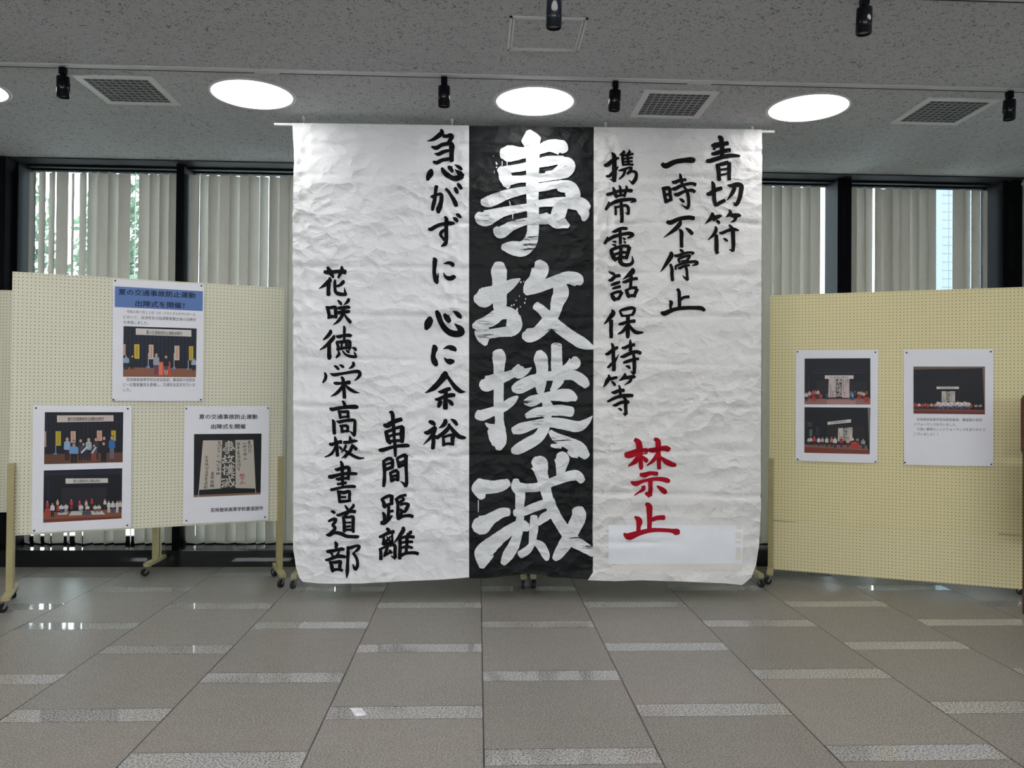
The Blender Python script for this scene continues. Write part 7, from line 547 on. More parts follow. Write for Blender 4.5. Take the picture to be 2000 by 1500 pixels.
 'thanks':{'corners': [(9746,18583),(15790,18546),(15803,9810),(9798,9696)],'pins': [(9967,18320),(15621,18350),(9872,9868),(15651,9956)],'photos': [['ensemble_photo',[(10441,17248),(15239,17231),(15244,13663),(10450,13642)],(22,23,32),[((110,88,84),[(10450,17248),(15239,17231),(15239,17115),(10450,17022)]),((124,92,84),[(15079,17109),(15239,17207),(15239,13968),(15201,13967)]),((126,72,62),[(10450,14032),(15239,13998),(15239,13663),(10450,13642)]),((104,52,44),[(10450,13862),(15239,13834),(15239,13663),(10450,13642)]),((210,208,206),[(12022,15723),(13527,15731),(13527,15546),(12022,15536)]),((196,190,182),[(12365,15371),(13266,15377),(13267,14555),(12367,14544)]),((48,48,50),[(12707,15373),(12926,15375),(12928,14551),(12708,14548)]),((90,96,130),[(12019,14347),(12208,14350),(12198,14070),(12129,14069),(12113,14292),(12099,14068),(12029,14067)]),((214,214,216),[(12063,14544),(12163,14545),(12237,14507),(12250,14350),(12213,14327),(12014,14325),(11976,14347),(11988,14504)]),((30,24,24),[(12154,14595),(12142,14559),(12113,14544),(12084,14559),(12072,14594),(12084,14630),(12113,14645),(12142,14631)]),((196,150,130),[(12146,14581),(12137,14550),(12113,14537),(12089,14549),(12079,14580),(12089,14612),(12113,14625),(12136,14612)]),((90,96,130),[(12168,14318),(12357,14321),(12348,14041),(12278,14040),(12263,14263),(12248,14039),(12179,14038)]),((214,214,216),[(12212,14514),(12312,14516),(12386,14477),(12399,14321),(12362,14298),(12163,14296),(12126,14317),(12138,14474)]),((30,24,24),[(12303,14566),(12291,14530),(12262,14515),(12233,14529),(12221,14565),(12233,14601),(12262,14616),(12291,14601)]),((196,150,130),[(12296,14552),(12286,14521),(12262,14507),(12238,14520),(12228,14551),(12238,14582),(12262,14595),(12286,14583)]),((90,96,130),[(12317,14289),(12506,14291),(12497,14012),(12427,14011),(12412,14234),(12397,14011),(12328,14010)]),((214,214,216),[(12362,14485),(12461,14486),(12535,14448),(12548,14292),(12511,14269),(12312,14267),(12275,14288),(12287,14445)]),((30,24,24),[(12452,14537),(12440,14501),(12411,14486),(12382,14500),(12370,14536),(12382,14571),(12411,14586),(12440,14572)]),((196,150,130),[(12445,14523),(12435,14491),(12411,14478),(12388,14491),(12378,14522),(12387,14553),(12411,14566),(12435,14554)]),((90,96,130),[(12466,14353),(12654,14355),(12645,14076),(12576,14075),(12560,14298),(12546,14075),(12477,14074)]),((214,214,216),[(12510,14549),(12609,14550),(12684,14512),(12696,14356),(12659,14333),(12461,14331),(12424,14352),(12436,14509)]),((30,24,24),[(12601,14600),(12589,14565),(12560,14550),(12531,14564),(12519,14599),(12531,14635),(12560,14650),(12589,14636)]),((196,150,130),[(12593,14586),(12584,14555),(12560,14542),(12536,14555),(12526,14586),(12536,14617),(12560,14630),(12583,14617)]),((90,96,130),[(12615,14324),(12803,14326),(12793,14048),(12724,14047),(12709,14269),(12695,14046),(12625,14045)]),((214,214,216),[(12659,14520),(12758,14521),(12832,14483),(12845,14327),(12808,14304),(12610,14302),(12573,14323),(12585,14480)]),((30,24,24),[(12749,14571),(12737,14536),(12708,14520),(12680,14535),(12668,14570),(12679,14606),(12708,14621),(12737,14607)]),((196,150,130),[(12742,14557),(12732,14526),(12708,14513),(12685,14525),(12675,14556),(12685,14588),(12708,14601),(12732,14588)]),((90,96,130),[(12763,14295),(12951,14297),(12942,14019),(12873,14018),(12857,14240),(12843,14017),(12774,14016)]),((214,214,216),[(12807,14491),(12906,14492),(12980,14454),(12993,14298),(12956,14275),(12758,14273),(12721,14294),(12733,14451)]),((30,24,24),[(12897,14542),(12886,14506),(12857,14491),(12828,14506),(12816,14541),(12828,14577),(12857,14592),(12885,14577)]),((196,150,130),[(12890,14528),(12880,14497),(12857,14484),(12833,14496),(12823,14527),(12833,14558),(12857,14571),(12880,14559)]),((90,96,130),[(12911,14359),(13099,14361),(13089,14083),(13020,14082),(13005,14304),(12991,14081),(12922,14080)]),((214,214,216),[(12955,14554),(13054,14556),(13128,14518),(13141,14362),(13104,14339),(12906,14336),(12869,14358),(12881,14515)]),((30,24,24),[(13045,14606),(13033,14570),(13005,14555),(12976,14569),(12964,14605),(12976,14640),(13004,14655),(13033,14641)]),((196,150,130),[(13038,14592),(13028,14560),(13005,14547),(12981,14560),(12971,14591),(12981,14622),(13005,14635),(13028,14622)]),((90,96,130),[(13059,14330),(13246,14332),(13237,14054),(13168,14053),(13153,14275),(13139,14053),(13070,14052)]),((214,214,216),[(13103,14525),(13202,14526),(13276,14488),(13288,14333),(13251,14310),(13054,14308),(13017,14329),(13029,14485)]),((30,24,24),[(13193,14576),(13181,14541),(13152,14526),(13124,14540),(13112,14575),(13124,14611),(13152,14626),(13181,14612)]),((196,150,130),[(13186,14562),(13176,14531),(13153,14518),(13129,14531),(13119,14562),(13129,14593),(13152,14606),(13176,14593)]),((90,96,130),[(13207,14301),(13394,14303),(13384,14025),(13316,14024),(13301,14247),(13286,14024),(13217,14023)]),((214,214,216),[(13251,14496),(13349,14497),(13423,14459),(13435,14304),(13399,14281),(13202,14279),(13165,14300),(13177,14456)]),((30,24,24),[(13340,14547),(13329,14512),(13300,14497),(13271,14511),(13259,14546),(13271,14582),(13300,14597),(13329,14583)]),((196,150,130),[(13333,14533),(13324,14502),(13300,14489),(13277,14502),(13267,14532),(13276,14564),(13300,14577),(13323,14564)]),((90,96,130),[(13354,14365),(13541,14367),(13531,14089),(13463,14088),(13448,14310),(13433,14088),(13365,14087)]),((214,214,216),[(13398,14560),(13496,14561),(13570,14523),(13582,14368),(13546,14345),(13349,14342),(13313,14364),(13325,14520)]),((30,24,24),[(13488,14611),(13476,14575),(13447,14560),(13419,14575),(13407,14610),(13418,14645),(13447,14660),(13476,14646)]),((196,150,130),[(13480,14597),(13471,14566),(13447,14553),(13424,14565),(13414,14596),(13424,14627),(13447,14640),(13470,14628)]),((90,96,130),[(13502,14336),(13688,14338),(13678,14061),(13610,14060),(13595,14281),(13580,14059),(13512,14058)]),((214,214,216),[(13545,14531),(13643,14532),(13717,14494),(13729,14339),(13693,14316),(13497,14313),(13460,14335),(13472,14491)]),((30,24,24),[(13635,14582),(13623,14546),(13594,14531),(13566,14545),(13554,14581),(13566,14616),(13594,14631),(13623,14617)]),((196,150,130),[(13627,14568),(13618,14537),(13594,14524),(13571,14536),(13561,14567),(13571,14598),(13594,14611),(13618,14598)]),((90,96,130),[(13649,14307),(13834,14309),(13825,14032),(13757,14031),(13742,14253),(13727,14031),(13659,14030)]),((214,214,216),[(13692,14502),(13790,14503),(13863,14465),(13876,14310),(13839,14287),(13644,14285),(13607,14306),(13619,14462)]),((30,24,24),[(13781,14553),(13770,14517),(13741,14502),(13713,14516),(13701,14552),(13712,14587),(13741,14602),(13769,14588)]),((196,150,130),[(13774,14539),(13764,14508),(13741,14495),(13718,14507),(13708,14538),(13718,14569),(13741,14582),(13764,14569)]),((90,96,130),[(13795,14370),(13980,14373),(13971,14096),(13903,14095),(13888,14316),(13874,14094),(13805,14093)]),((214,214,216),[(13839,14565),(13936,14566),(14009,14528),(14022,14373),(13985,14351),(13790,14348),(13754,14370),(13765,14525)]),((30,24,24),[(13928,14616),(13916,14580),(13887,14566),(13859,14580),(13847,14615),(13859,14650),(13887,14665),(13916,14651)]),((196,150,130),[(13920,14602),(13911,14571),(13887,14558),(13864,14570),(13854,14601),(13864,14632),(13887,14645),(13911,14633)]),((90,96,130),[(13942,14342),(14127,14344),(14117,14067),(14049,14066),(14034,14287),(14020,14066),(13952,14065)]),((214,214,216),[(13985,14536),(14082,14537),(14156,14499),(14168,14345),(14132,14322),(13937,14319),(13900,14341),(13912,14496)]),((30,24,24),[(14074,14587),(14062,14551),(14034,14537),(14005,14551),(13994,14586),(14005,14621),(14034,14636),(14062,14622)]),((196,150,130),[(14067,14573),(14057,14542),(14034,14529),(14011,14541),(14001,14572),(14010,14603),(14034,14616),(14057,14604)]),((90,96,130),[(14088,14313),(14273,14315),(14263,14039),(14195,14038),(14180,14259),(14166,14037),(14098,14036)]),((214,214,216),[(14131,14507),(14228,14508),(14301,14470),(14314,14316),(14277,14293),(14083,14291),(14046,14312),(14058,14467)]),((30,24,24),[(14220,14558),(14208,14522),(14180,14508),(14151,14522),(14140,14557),(14151,14592),(14180,14607),(14208,14593)]),((196,150,130),[(14213,14544),(14203,14513),(14180,14500),(14157,14512),(14147,14543),(14157,14574),(14180,14587),(14203,14575)]),((70,50,60),[(10470,14223),(10630,14226),(10623,13990),(10563,13989),(10550,14177),(10538,13989),(10479,13988)]),((170,60,56),[(10507,14389),(10592,14390),(10655,14358),(10666,14226),(10635,14207),(10466,14204),(10450,14223),(10450,14355)]),((30,24,24),[(10584,14432),(10574,14402),(10550,14389),(10525,14401),(10515,14431),(10525,14461),(10550,14474),(10574,14462)]),((196,150,130),[(10578,14420),(10570,14394),(10550,14383),(10530,14393),(10521,14419),(10529,14446),(10550,14457),(10570,14446)]),((70,50,60),[(10611,14188),(10771,14190),(10763,13955),(10704,13954),(10691,14142),(10679,13953),(10620,13953)]),((160,50,50),[(10648,14353),(10733,14354),(10796,14322),(10807,14190),(10775,14171),(10607,14169),(10575,14187),(10585,14319)]),((30,24,24),[(10725,14396),(10715,14366),(10691,14353),(10666,14365),(10656,14395),(10666,14425),(10690,14438),(10715,14426)]),((196,150,130),[(10719,14384),(10711,14358),(10691,14347),(10670,14357),(10662,14384),(10670,14410),(10690,14421),(10711,14410)]),((70,50,60),[(10763,14227),(10923,14230),(10915,13995),(10856,13994),(10843,14181),(10831,13993),(10772,13992)]),((200,180,170),[(10800,14392),(10884,14393),(10947,14361),(10958,14230),(10927,14211),(10758,14208),(10727,14227),(10737,14359)]),((30,24,24),[(10877,14436),(10867,14406),(10842,14393),(10818,14405),(10807,14435),(10817,14465),(10842,14477),(10867,14465)]),((196,150,130),[(10871,14424),(10862,14398),(10842,14386),(10822,14397),(10814,14423),(10822,14449),(10842,14460),(10862,14450)]),((70,50,60),[(10976,14193),(11136,14195),(11128,13960),(11069,13959),(11056,14147),(11044,13959),(10985,13958)]),((170,60,60),[(11013,14358),(11097,14359),(11160,14327),(11171,14195),(11140,14176),(10972,14174),(10940,14192),(10950,14324)]),((30,24,24),[(11090,14401),(11080,14371),(11055,14358),(11031,14370),(11021,14400),(11031,14430),(11055,14443),(11080,14430)]),((196,150,130),[(11084,14389),(11075,14363),(11055,14352),(11035,14362),(11027,14388),(11035,14414),(11055,14426),(11075,14415)]),((70,50,60),[(11172,14233),(11331,14235),(11323,14001),(11265,14000),(11252,14187),(11239,13999),(11181,13999)]),((180,80,80),[(11209,14398),(11293,14399),(11356,14367),(11367,14236),(11335,14216),(11168,14214),(11136,14232),(11146,14364)]),((30,24,24),[(11286,14441),(11276,14411),(11251,14398),(11227,14410),(11216,14440),(11226,14470),(11251,14482),(11275,14470)]),((196,150,130),[(11279,14429),(11271,14403),(11251,14392),(11231,14402),(11223,14428),(11231,14454),(11251,14465),(11271,14455)]),((70,50,60),[(11356,14198),(11515,14200),(11507,13966),(11449,13965),(11436,14152),(11424,13965),(11365,13964)]),((176,70,70),[(11394,14362),(11477,14364),(11540,14332),(11551,14201),(11519,14182),(11352,14179),(11321,14197),(11331,14329)]),((30,24,24),[(11470,14406),(11460,14376),(11435,14363),(11411,14375),(11401,14405),(11411,14435),(11435,14447),(11460,14435)]),((196,150,130),[(11464,14394),(11455,14368),(11435,14357),(11415,14367),(11407,14393),(11415,14419),(11435,14430),(11455,14420)]),((70,50,60),[(11601,14239),(11760,14241),(11752,14007),(11694,14006),(11681,14193),(11669,14006),(11610,14005)]),((180,170,150),[(11639,14403),(11722,14404),(11785,14372),(11795,14241),(11764,14222),(11597,14220),(11566,14238),(11576,14369)]),((30,24,24),[(11715,14446),(11705,14416),(11680,14404),(11656,14416),(11646,14445),(11656,14475),(11680,14488),(11705,14476)]),((196,150,130),[(11708,14434),(11700,14408),(11680,14397),(11660,14408),(11652,14434),(11660,14460),(11680,14471),(11700,14460)]),((70,50,60),[(11813,14204),(11971,14206),(11963,13973),(11905,13972),(11892,14159),(11880,13972),(11822,13971)]),((190,90,90),[(11850,14368),(11933,14369),(11996,14338),(12006,14207),(11975,14188),(11809,14186),(11777,14204),(11788,14335)]),((30,24,24),[(11926,14411),(11916,14381),(11892,14369),(11867,14381),(11857,14410),(11867,14440),(11891,14453),(11916,14441)]),((196,150,130),[(11920,14400),(11911,14373),(11892,14362),(11872,14373),(11863,14399),(11872,14425),(11891,14436),(11911,14425)]),((70,50,60),[(11951,14244),(12109,14246),(12102,14012),(12043,14011),(12031,14198),(12018,14011),(11960,14010)]),((200,170,170),[(11988,14407),(12072,14409),(12134,14377),(12145,14246),(12113,14227),(11947,14225),(11916,14243),(11926,14374)]),((30,24,24),[(12064,14450),(12054,14421),(12030,14408),(12006,14420),(11996,14450),(12006,14479),(12030,14492),(12054,14480)]),((196,150,130),[(12058,14439),(12050,14413),(12030,14402),(12010,14412),(12002,14438),(12010,14464),(12030,14475),(12050,14465)]),((70,50,60),[(12228,14210),(12386,14212),(12378,13979),(12320,13978),(12307,14165),(12295,13978),(12237,13977)]),((200,180,180),[(12265,14374),(12348,14375),(12410,14343),(12421,14213),(12390,14194),(12224,14191),(12193,14210),(12203,14340)]),((30,24,24),[(12341,14417),(12331,14387),(12307,14374),(12282,14386),(12272,14416),(12282,14446),(12306,14458),(12331,14446)]),((196,150,130),[(12335,14405),(12326,14379),(12307,14368),(12287,14378),(12279,14404),(12287,14430),(12306,14441),(12326,14431)]),((70,50,60),[(12532,14251),(12688,14254),(12681,14021),(12623,14020),(12610,14206),(12598,14020),(12540,14019)]),((200,190,190),[(12568,14415),(12651,14416),(12713,14384),(12723,14254),(12693,14235),(12528,14233),(12496,14251),(12507,14381)]),((30,24,24),[(12644,14458),(12634,14428),(12610,14415),(12586,14427),(12576,14457),(12585,14487),(12610,14499),(12634,14487)]),((196,150,130),[(12637,14446),(12629,14420),(12610,14409),(12590,14419),(12582,14445),(12590,14471),(12610,14482),(12629,14472)]),((70,50,60),[(12861,14219),(13018,14221),(13010,13989),(12952,13988),(12940,14174),(12928,13988),(12870,13987)]),((190,180,176),[(12898,14382),(12980,14383),(13042,14351),(13053,14221),(13022,14203),(12857,14200),(12826,14218),(12837,14349)]),((30,24,24),[(12973,14425),(12963,14395),(12939,14382),(12915,14394),(12905,14424),(12915,14453),(12939,14466),(12963,14454)]),((196,150,130),[(12967,14413),(12959,14387),(12939,14376),(12920,14386),(12911,14412),(12920,14438),(12939,14449),(12959,14439)]),((70,50,60),[(13135,14260),(13291,14262),(13283,14030),(13226,14029),(13213,14214),(13201,14029),(13144,14028)]),((200,150,150),[(13172,14423),(13254,14424),(13315,14392),(13326,14262),(13295,14243),(13131,14241),(13100,14259),(13110,14389)]),((30,24,24),[(13247,14465),(13237,14436),(13213,14423),(13189,14435),(13179,14464),(13189,14494),(13213,14506),(13237,14495)]),((196,150,130),[(13240,14454),(13232,14428),(13213,14417),(13193,14427),(13185,14453),(13193,14479),(13213,14490),(13232,14479)]),((70,50,60),[(13490,14228),(13645,14230),(13637,13998),(13580,13998),(13568,14182),(13556,13997),(13499,13996)]),((190,180,170),[(13527,14390),(13608,14391),(13669,14360),(13680,14230),(13649,14211),(13486,14209),(13455,14227),(13465,14357)]),((30,24,24),[(13601,14433),(13591,14403),(13567,14391),(13544,14402),(13534,14432),(13543,14461),(13567,14474),(13591,14462)]),((196,150,130),[(13595,14421),(13587,14395),(13567,14384),(13548,14395),(13540,14420),(13548,14446),(13567,14457),(13587,14447)]),((70,50,60),[(13789,14269),(13944,14271),(13936,14040),(13879,14039),(13866,14224),(13855,14039),(13798,14038)]),((180,180,190),[(13825,14431),(13907,14432),(13968,14400),(13978,14271),(13948,14252),(13785,14250),(13754,14268),(13764,14398)]),((30,24,24),[(13900,14473),(13890,14444),(13866,14431),(13842,14443),(13832,14473),(13842,14502),(13866,14514),(13890,14503)]),((196,150,130),[(13893,14462),(13885,14436),(13866,14425),(13847,14435),(13839,14461),(13847,14487),(13866,14498),(13885,14487)]),((70,50,60),[(14033,14235),(14187,14237),(14179,14007),(14123,14006),(14110,14190),(14098,14005),(14042,14005)]),((180,176,160),[(14069,14397),(14150,14398),(14211,14367),(14222,14238),(14191,14219),(14029,14217),(13998,14235),(14008,14364)]),((30,24,24),[(14143,14439),(14133,14410),(14110,14398),(14086,14409),(14076,14439),(14086,14468),(14110,14481),(14133,14469)]),((196,150,130),[(14137,14428),(14129,14402),(14110,14391),(14090,14402),(14082,14427),(14090,14453),(14110,14464),(14129,14453)]),((50,46,50),[(14563,14233),(14735,14236),(14726,14052),(14663,14051),(14649,14198),(14636,14050),(14573,14049)]),((150,144,140),[(14604,14363),(14694,14364),(14762,14339),(14773,14236),(14739,14221),(14559,14218),(14525,14233),(14536,14336)]),((30,24,24),[(14675,14397),(14668,14373),(14649,14363),(14630,14373),(14622,14396),(14630,14419),(14649,14429),(14668,14420)]),((196,150,130),[(14671,14387),(14664,14367),(14649,14358),(14634,14366),(14627,14387),(14633,14407),(14649,14416),(14664,14408)]),((50,46,50),[(14848,14237),(15019,14240),(15010,14056),(14947,14055),(14934,14202),(14920,14055),(14857,14054)]),((150,144,140),[(14888,14366),(14978,14368),(15046,14343),(15057,14240),(15023,14225),(14843,14222),(14810,14237),(14821,14340)]),((30,24,24),[(14960,14400),(14952,14377),(14933,14367),(14914,14376),(14907,14400),(14914,14423),(14933,14433),(14952,14424)]),((196,150,130),[(14955,14391),(14949,14371),(14933,14362),(14918,14370),(14912,14390),(14918,14411),(14933,14420),(14949,14411)]),((176,60,50),[(14244,14382),(14407,14385),(14423,14274),(14408,14164),(14245,14161),(14229,14272)]),((214,120,96),[(14244,14382),(14407,14385),(14407,14358),(14244,14356)])],[('夏の交通事故防止運動出陣式',(12276,15625),(13265,15637),99,(80,80,88),0)],[[(12365,15371),(13266,15377),(13267,14567),(12367,14557)]]]],'text': [('花咲徳栄高等学校伝統芸能部、書道部の合同',(10677,13195),(15042,13243),226,(50,52,60),0),('パフォーマンスを行いました。',(10486,12815),(13369,12852),225,(50,52,60),0),('力強い素晴らしいパフォーマンスをありがとう',(10695,12456),(15241,12515),225,(50,52,60),0),('ございました！！',(10488,12074),(12118,12098),226,(50,52,60),0)],'band': None},
}

YB = 5.68
FOLDS = [.42, .78, 1.06, 1.40, 1.72, 2.05, 2.38, 2.72, 3.06, 3.27]
FOLD_T = [.01, -.012, .02, .008, -.01, .015, -.008, .012, .01, 0]
HOOKS = [-1.262, -.203, .912, 1.995]
def interp(poly, t, key, val):
    """polyline sorted by key (0/1 = x/z); value of the other coordinate"""
    p = sorted(poly, key=lambda q: q[key])
    if t <= p[0][key]: return p[0][val]
    for a, b in zip(p, p[1:]):
        if t <= b[key]:
            f = (t - a[key]) / max(1e-9, b[key] - a[key]); return a[val] + f * (b[val] - a[val])
    return p[-1][val]
def crumple(x, z):
    """depth offset (towards the viewer is negative) of the wrinkled paper"""
    d = .010 * noise.noise((x * 1.1, 3.7, z * 1.3)) + .0065 * noise.noise((x * 1.6, 9.1, z * 5.5))
    wv = noise.noise((x * 2.5, 1.3, z * 2.5)) * .35
    f = noise.voronoi((x * 3.6 + wv, .5, z * 5.2 + wv))[0]
    mk = .35 + 1.1 * max(0, noise.noise((x * .9 + 5, 2.1, z * .8)) + .25)
    d += .0125 * mk * (f[1] - f[0])
    f = noise.voronoi((x * 8.5 + wv * 2, 7.5, z * 10.5))[0]
    d += .0042 * mk * (f[1] - f[0])
    for h in HOOKS:
        e = math.exp(-((x - h) / .16) ** 2) * (.35 + .65 * math.exp(-(3.4 - z) / .7))
        d += e * .011 * noise.noise((x * 22, 4.4, z * 2.2))
    for k, zf in enumerate(FOLDS):
        q = z - zf - .018 * noise.noise((x * 1.4, zf * 3.1, .2)) - (x - .4) * FOLD_T[k]
        if abs(q) < .16: d += (.026 * math.exp(-abs(q) / .022) - .017 * math.exp(-(q / .07) ** 2)) * (.6 + .9 * noise.noise((x * 2.1, zf * 7, 4.4)))
    for h in (-1.285, -.215, .955):
        e = math.exp(-((x - h) / .085) ** 2) * min(1.0, max(.15, (z - .8) / 1.2))
        if e > .02:
            f = noise.voronoi((x * 15, 3.5, z * 9))[0]; d += e * .032 * (f[1] - f[0])
    top = max(0.0, (z - 3.30) / .12)
    d *= 1 - .75 * min(1, top)
    low = max(0.0, (.55 - z) / .45)
    return YB + d - .03 * low * low * noise.noise((x * 1.7, 2.2, 0.3))
banner = empty('calligraphy_banner', (.36, YB, .12), 'huge paper banner of brush calligraphy, black sheet between two white sheets, hung from a pole', 'banner')
def shift(o): o.location = -o.parent.location if o.parent and o.parent.parent is None else (0, 0, 0); return o
sheet_obj = {}
for key, nm, mat, lab in (('left', 'paper_sheet', M_WHITE, 'left white paper sheet'), ('mid', 'paper_sheet', M_BLACKP, 'black centre paper sheet'), ('right', 'paper_sheet', M_WHITE2, 'right white paper sheet')):
    L, R_, Bt = SHEETS[key]
    nx, nz = (84, 230) if key != 'mid' else (62, 230)
    vs = []; ztop = 3.0
    zl, zr = L[0][1], R_[0][1]
    for j in range(nz + 1):
        t = j / nz
        for i in range(nx + 1):
            s = i / nx
            z0 = zl + (zr - zl) * s
            xb = Bt[0][0] + (Bt[-1][0] - Bt[0][0]) * s
            zb = interp(Bt, xb, 0, 1)
            z = z0 + (zb - z0) * t
            xl = interp(L, z, 1, 0); xr = interp(R_, z, 1, 0)
            x = xl + (xr - xl) * s
            vs.append((x, crumple(x, z) + (.004 if key == 'mid' else 0), z))
    b = MB(); w = nx + 1
    b.add(vs, [(j * w + i, (j + 1) * w + i, (j + 1) * w + i + 1, j * w + i + 1) for j in range(nz) for i in range(nx)], True)
    o = b.build(nm, mat, banner); o['label'] = lab; shift(o); sheet_obj[key] = o
def catmull(p, n):
    out = []
    for k in range(len(p) - 1):
        p0 = p[max(0, k - 1)]; p1 = p[k]; p2 = p[k + 1]; p3 = p[min(len(p) - 1, k + 2)]
        m = n(p1, p2)
        for i in range(m):
            t = i / m
            out.append(tuple(.5 * (2 * b + (c - a) * t + (2 * a - 5 * b + 4 * c - d) * t * t + (3 * b - a - 3 * c + d) * t ** 3) for a, b, c, d in zip(p0, p1, p2, p3)))
    out.append(p[-1]); return out
def stroke_strips(key, step, cross, place, mb, wscale=1.0):
    idx = 0
    for st in STROKES[key].split(';'):
        pts = [tuple(float(v) / 1000 for v in q.split(',')) for q in st.split()]
        S = catmull(pts, lambda a, b: max(2, int(math.dist(a[:2], b[:2]) / step)))
        rows = []
        # rounded ends
        def cap(p, q):
            dx, dz = p[0] - q[0], p[1] - q[1]; L = math.hypot(dx, dz) or 1
            dx /= L; dz /= L; r = p[2] / 2; e = r * .55
            return [(p[0] + dx * e * math.sin(a), p[1] + dz * e * math.sin(a), max(.0004, p[2] * math.cos(a))) for a in ((1.45, 1.2, .9, .6, .3) if step < .02 else (1.3, .7))]
        S = cap(S[0], S[1]) + S + cap(S[-1], S[-2])[::-1]
        n = len(S); vs = []
        for i, (x, z, wd) in enumerate(S):
            a = S[max(0, i - 1)]; c = S[min(n - 1, i + 1)]
            tx, tz = c[0] - a[0], c[1] - a[1]; L = math.hypot(tx, tz) or 1
            nx_, nz_ = -tz / L, tx / L
            wd = max(.0004, wd) * wscale
            for j in range(cross + 1):
                q = -.5 + j / cross
                rgh = 1 + (.05 * noise.noise((x * 60, z * 60, q * 9 + idx)) if abs(q) > .49 and step < .02 else 0)
                vs.append(place(x + nx_ * wd * q * rgh, z + nz_ * wd * q * rgh, idx))
        w = cross + 1
        mb.add(vs, [(i * w + j, i * w + j + 1, (i + 1) * w + j + 1, (i + 1) * w + j) for i in range(n - 1) for j in range(cross)], True)
        idx += 1
def on_banner(x, z, k): return (x, crumple(x, z) - .0046 - (k % 40) * .00004, z)
for key, par, mat, nm, cr in [(k, k.split('_')[0], M_INK, 'brush_lettering', 4) for k in STROKES if k[0] in 'lr' and k != 'red'] + [('red', 'right', M_RED, 'red_brush_lettering', 4)] + [(k, 'mid', M_WINK, 'white_brush_lettering', 6) for k in STROKES if k[0] == 'm']:
    mb = MB(); stroke_strips(key, .008, cr, on_banner, mb, 1.13 if key[0] == 'm' else 1.17)
    o = mb.build(nm, mat, sheet_obj[par]); o['label'] = {'l': 'black brushed lettering', 'r': 'black brushed lettering', 'm': 'big white brushed character'}[key[0]] if key != 'red' else 'red brushed lettering'
def patch(x0, z0, x1, z1, mat, nm, off):
    nx = max(2, int((x1 - x0) / .02)); nz = max(2, int((z1 - z0) / .02)); b = MB(); w = nx + 1
    vs = [(x0 + (x1 - x0) * i / nx, 0, z0 + (z1 - z0) * j / nz) for j in range(nz + 1) for i in range(nx + 1)]
    vs = [(x, crumple(x, z) - off, z) for x, y, z in vs]
    b.add(vs, [(j * w + i, j * w + i + 1, (j + 1) * w + i + 1, (j + 1) * w + i) for j in range(nz) for i in range(nx)], True)
    b.build(nm, mat, sheet_obj['right'])
patch(.95, .27, 1.93, .55, M_PATCH, 'repair_patch', .0012)
patch(.97, .225, 1.93, .262, M_TAPE, 'repair_tape', .0014)
patch(1.885, .52, 1.925, .56, M_TAPE, 'repair_tape', .0016); patch(1.875, .42, 1.92, .50, M_TAPE, 'repair_tape', .0016); patch(1.88, .30, 1.915, .39, M_TAPE, 'repair_tape', .0016)
# pole and hooks
pz = lambda x: 3.4035 + (x + 1.471) * (.0285 / 3.629)
pole = MB().cyl((-1.471, YB + .026, pz(-1.471)), (2.158, YB + .026, pz(2.158)), .0095, .0095, 20).build('hanging_pole', M_POLE)
tag(pole, 'thin white pole the big calligraphy banner hangs from', 'pole')
hl = ['white ceiling hook tied to the left end of the banner pole', 'white ceiling hook above the left sheet beside the black sheet', 'white ceiling hook above the right sheet beside the black sheet', 'white ceiling hook tied to the right end of the banner pole']
for x, lb in zip(HOOKS, hl):
    r = empty('ceiling_hook', (x, YB + .026, CEIL), lb, 'hook', 'ceiling hooks holding the banner pole')
    MB().lathe([(.001, 0), (.012, 0), (.012, -.010), (.009, -.013), (.011, -.016), (.011, -.026), (.006, -.030), (.001, -.030)], (0, 0, 0), 'z', 20).build('hook_cap', M_HOOK, r)
    b = MB(); dz = pz(x) - CEIL
    b.cyl((0, 0, -.028), (.002, -.0125, dz + .006), .0022, .0022, 8)
    pts = [(.004 * math.sin(t), .0125 * math.sin(t), dz + .0125 * math.cos(t)) for t in [2 * PI * i / 14 for i in range(15)]]
    b.tube(pts, .0022, 8)
    b.tube([(.0, -.0135, dz), (-.006, -.014, dz - .03), (-.004, -.016, dz - .055)], .0016, 6)
    b.build('cord', M_CORD, r)

# ------------------------------------------------------------------ pegboard stands
def caster(b, x, y, sw):
    c, s = math.cos(sw), math.sin(sw)
    M = Matrix.Translation((x, y, 0)) @ Matrix.Rotation(sw, 4, 'Z')
    b.cur = 0
    b.box((-.022, -.022, .071), (.022, .022, .075), M)
    b.cyl(M @ Vector((0, 0, .06)), M @ Vector((0, 0, .071)), .012, .012, 12)
    for sx in (-1, 1):
        vs = [(sx * .0155, -.014, .062), (sx * .0155, .014, .062), (sx * .0155, .034, .028), (sx * .0155, .018, .024)]
        vs2 = [(sx * .0135, y_, z_) for _, y_, z_ in vs]
        b.add([M @ Vector(v) for v in vs + vs2], [(0, 1, 2, 3), (7, 6, 5, 4), (0, 4, 5, 1), (1, 5, 6, 2), (2, 6, 7, 3), (3, 7, 4, 0)])
    b.cyl(M @ Vector((-.017, .022, .031)), M @ Vector((.017, .022, .031)), .005, .005, 10)
    b.cur = 1
    b.cyl(M @ Vector((-.0115, .022, .031)), M @ Vector((.0115, .022, .031)), .0305, .0305, 24)
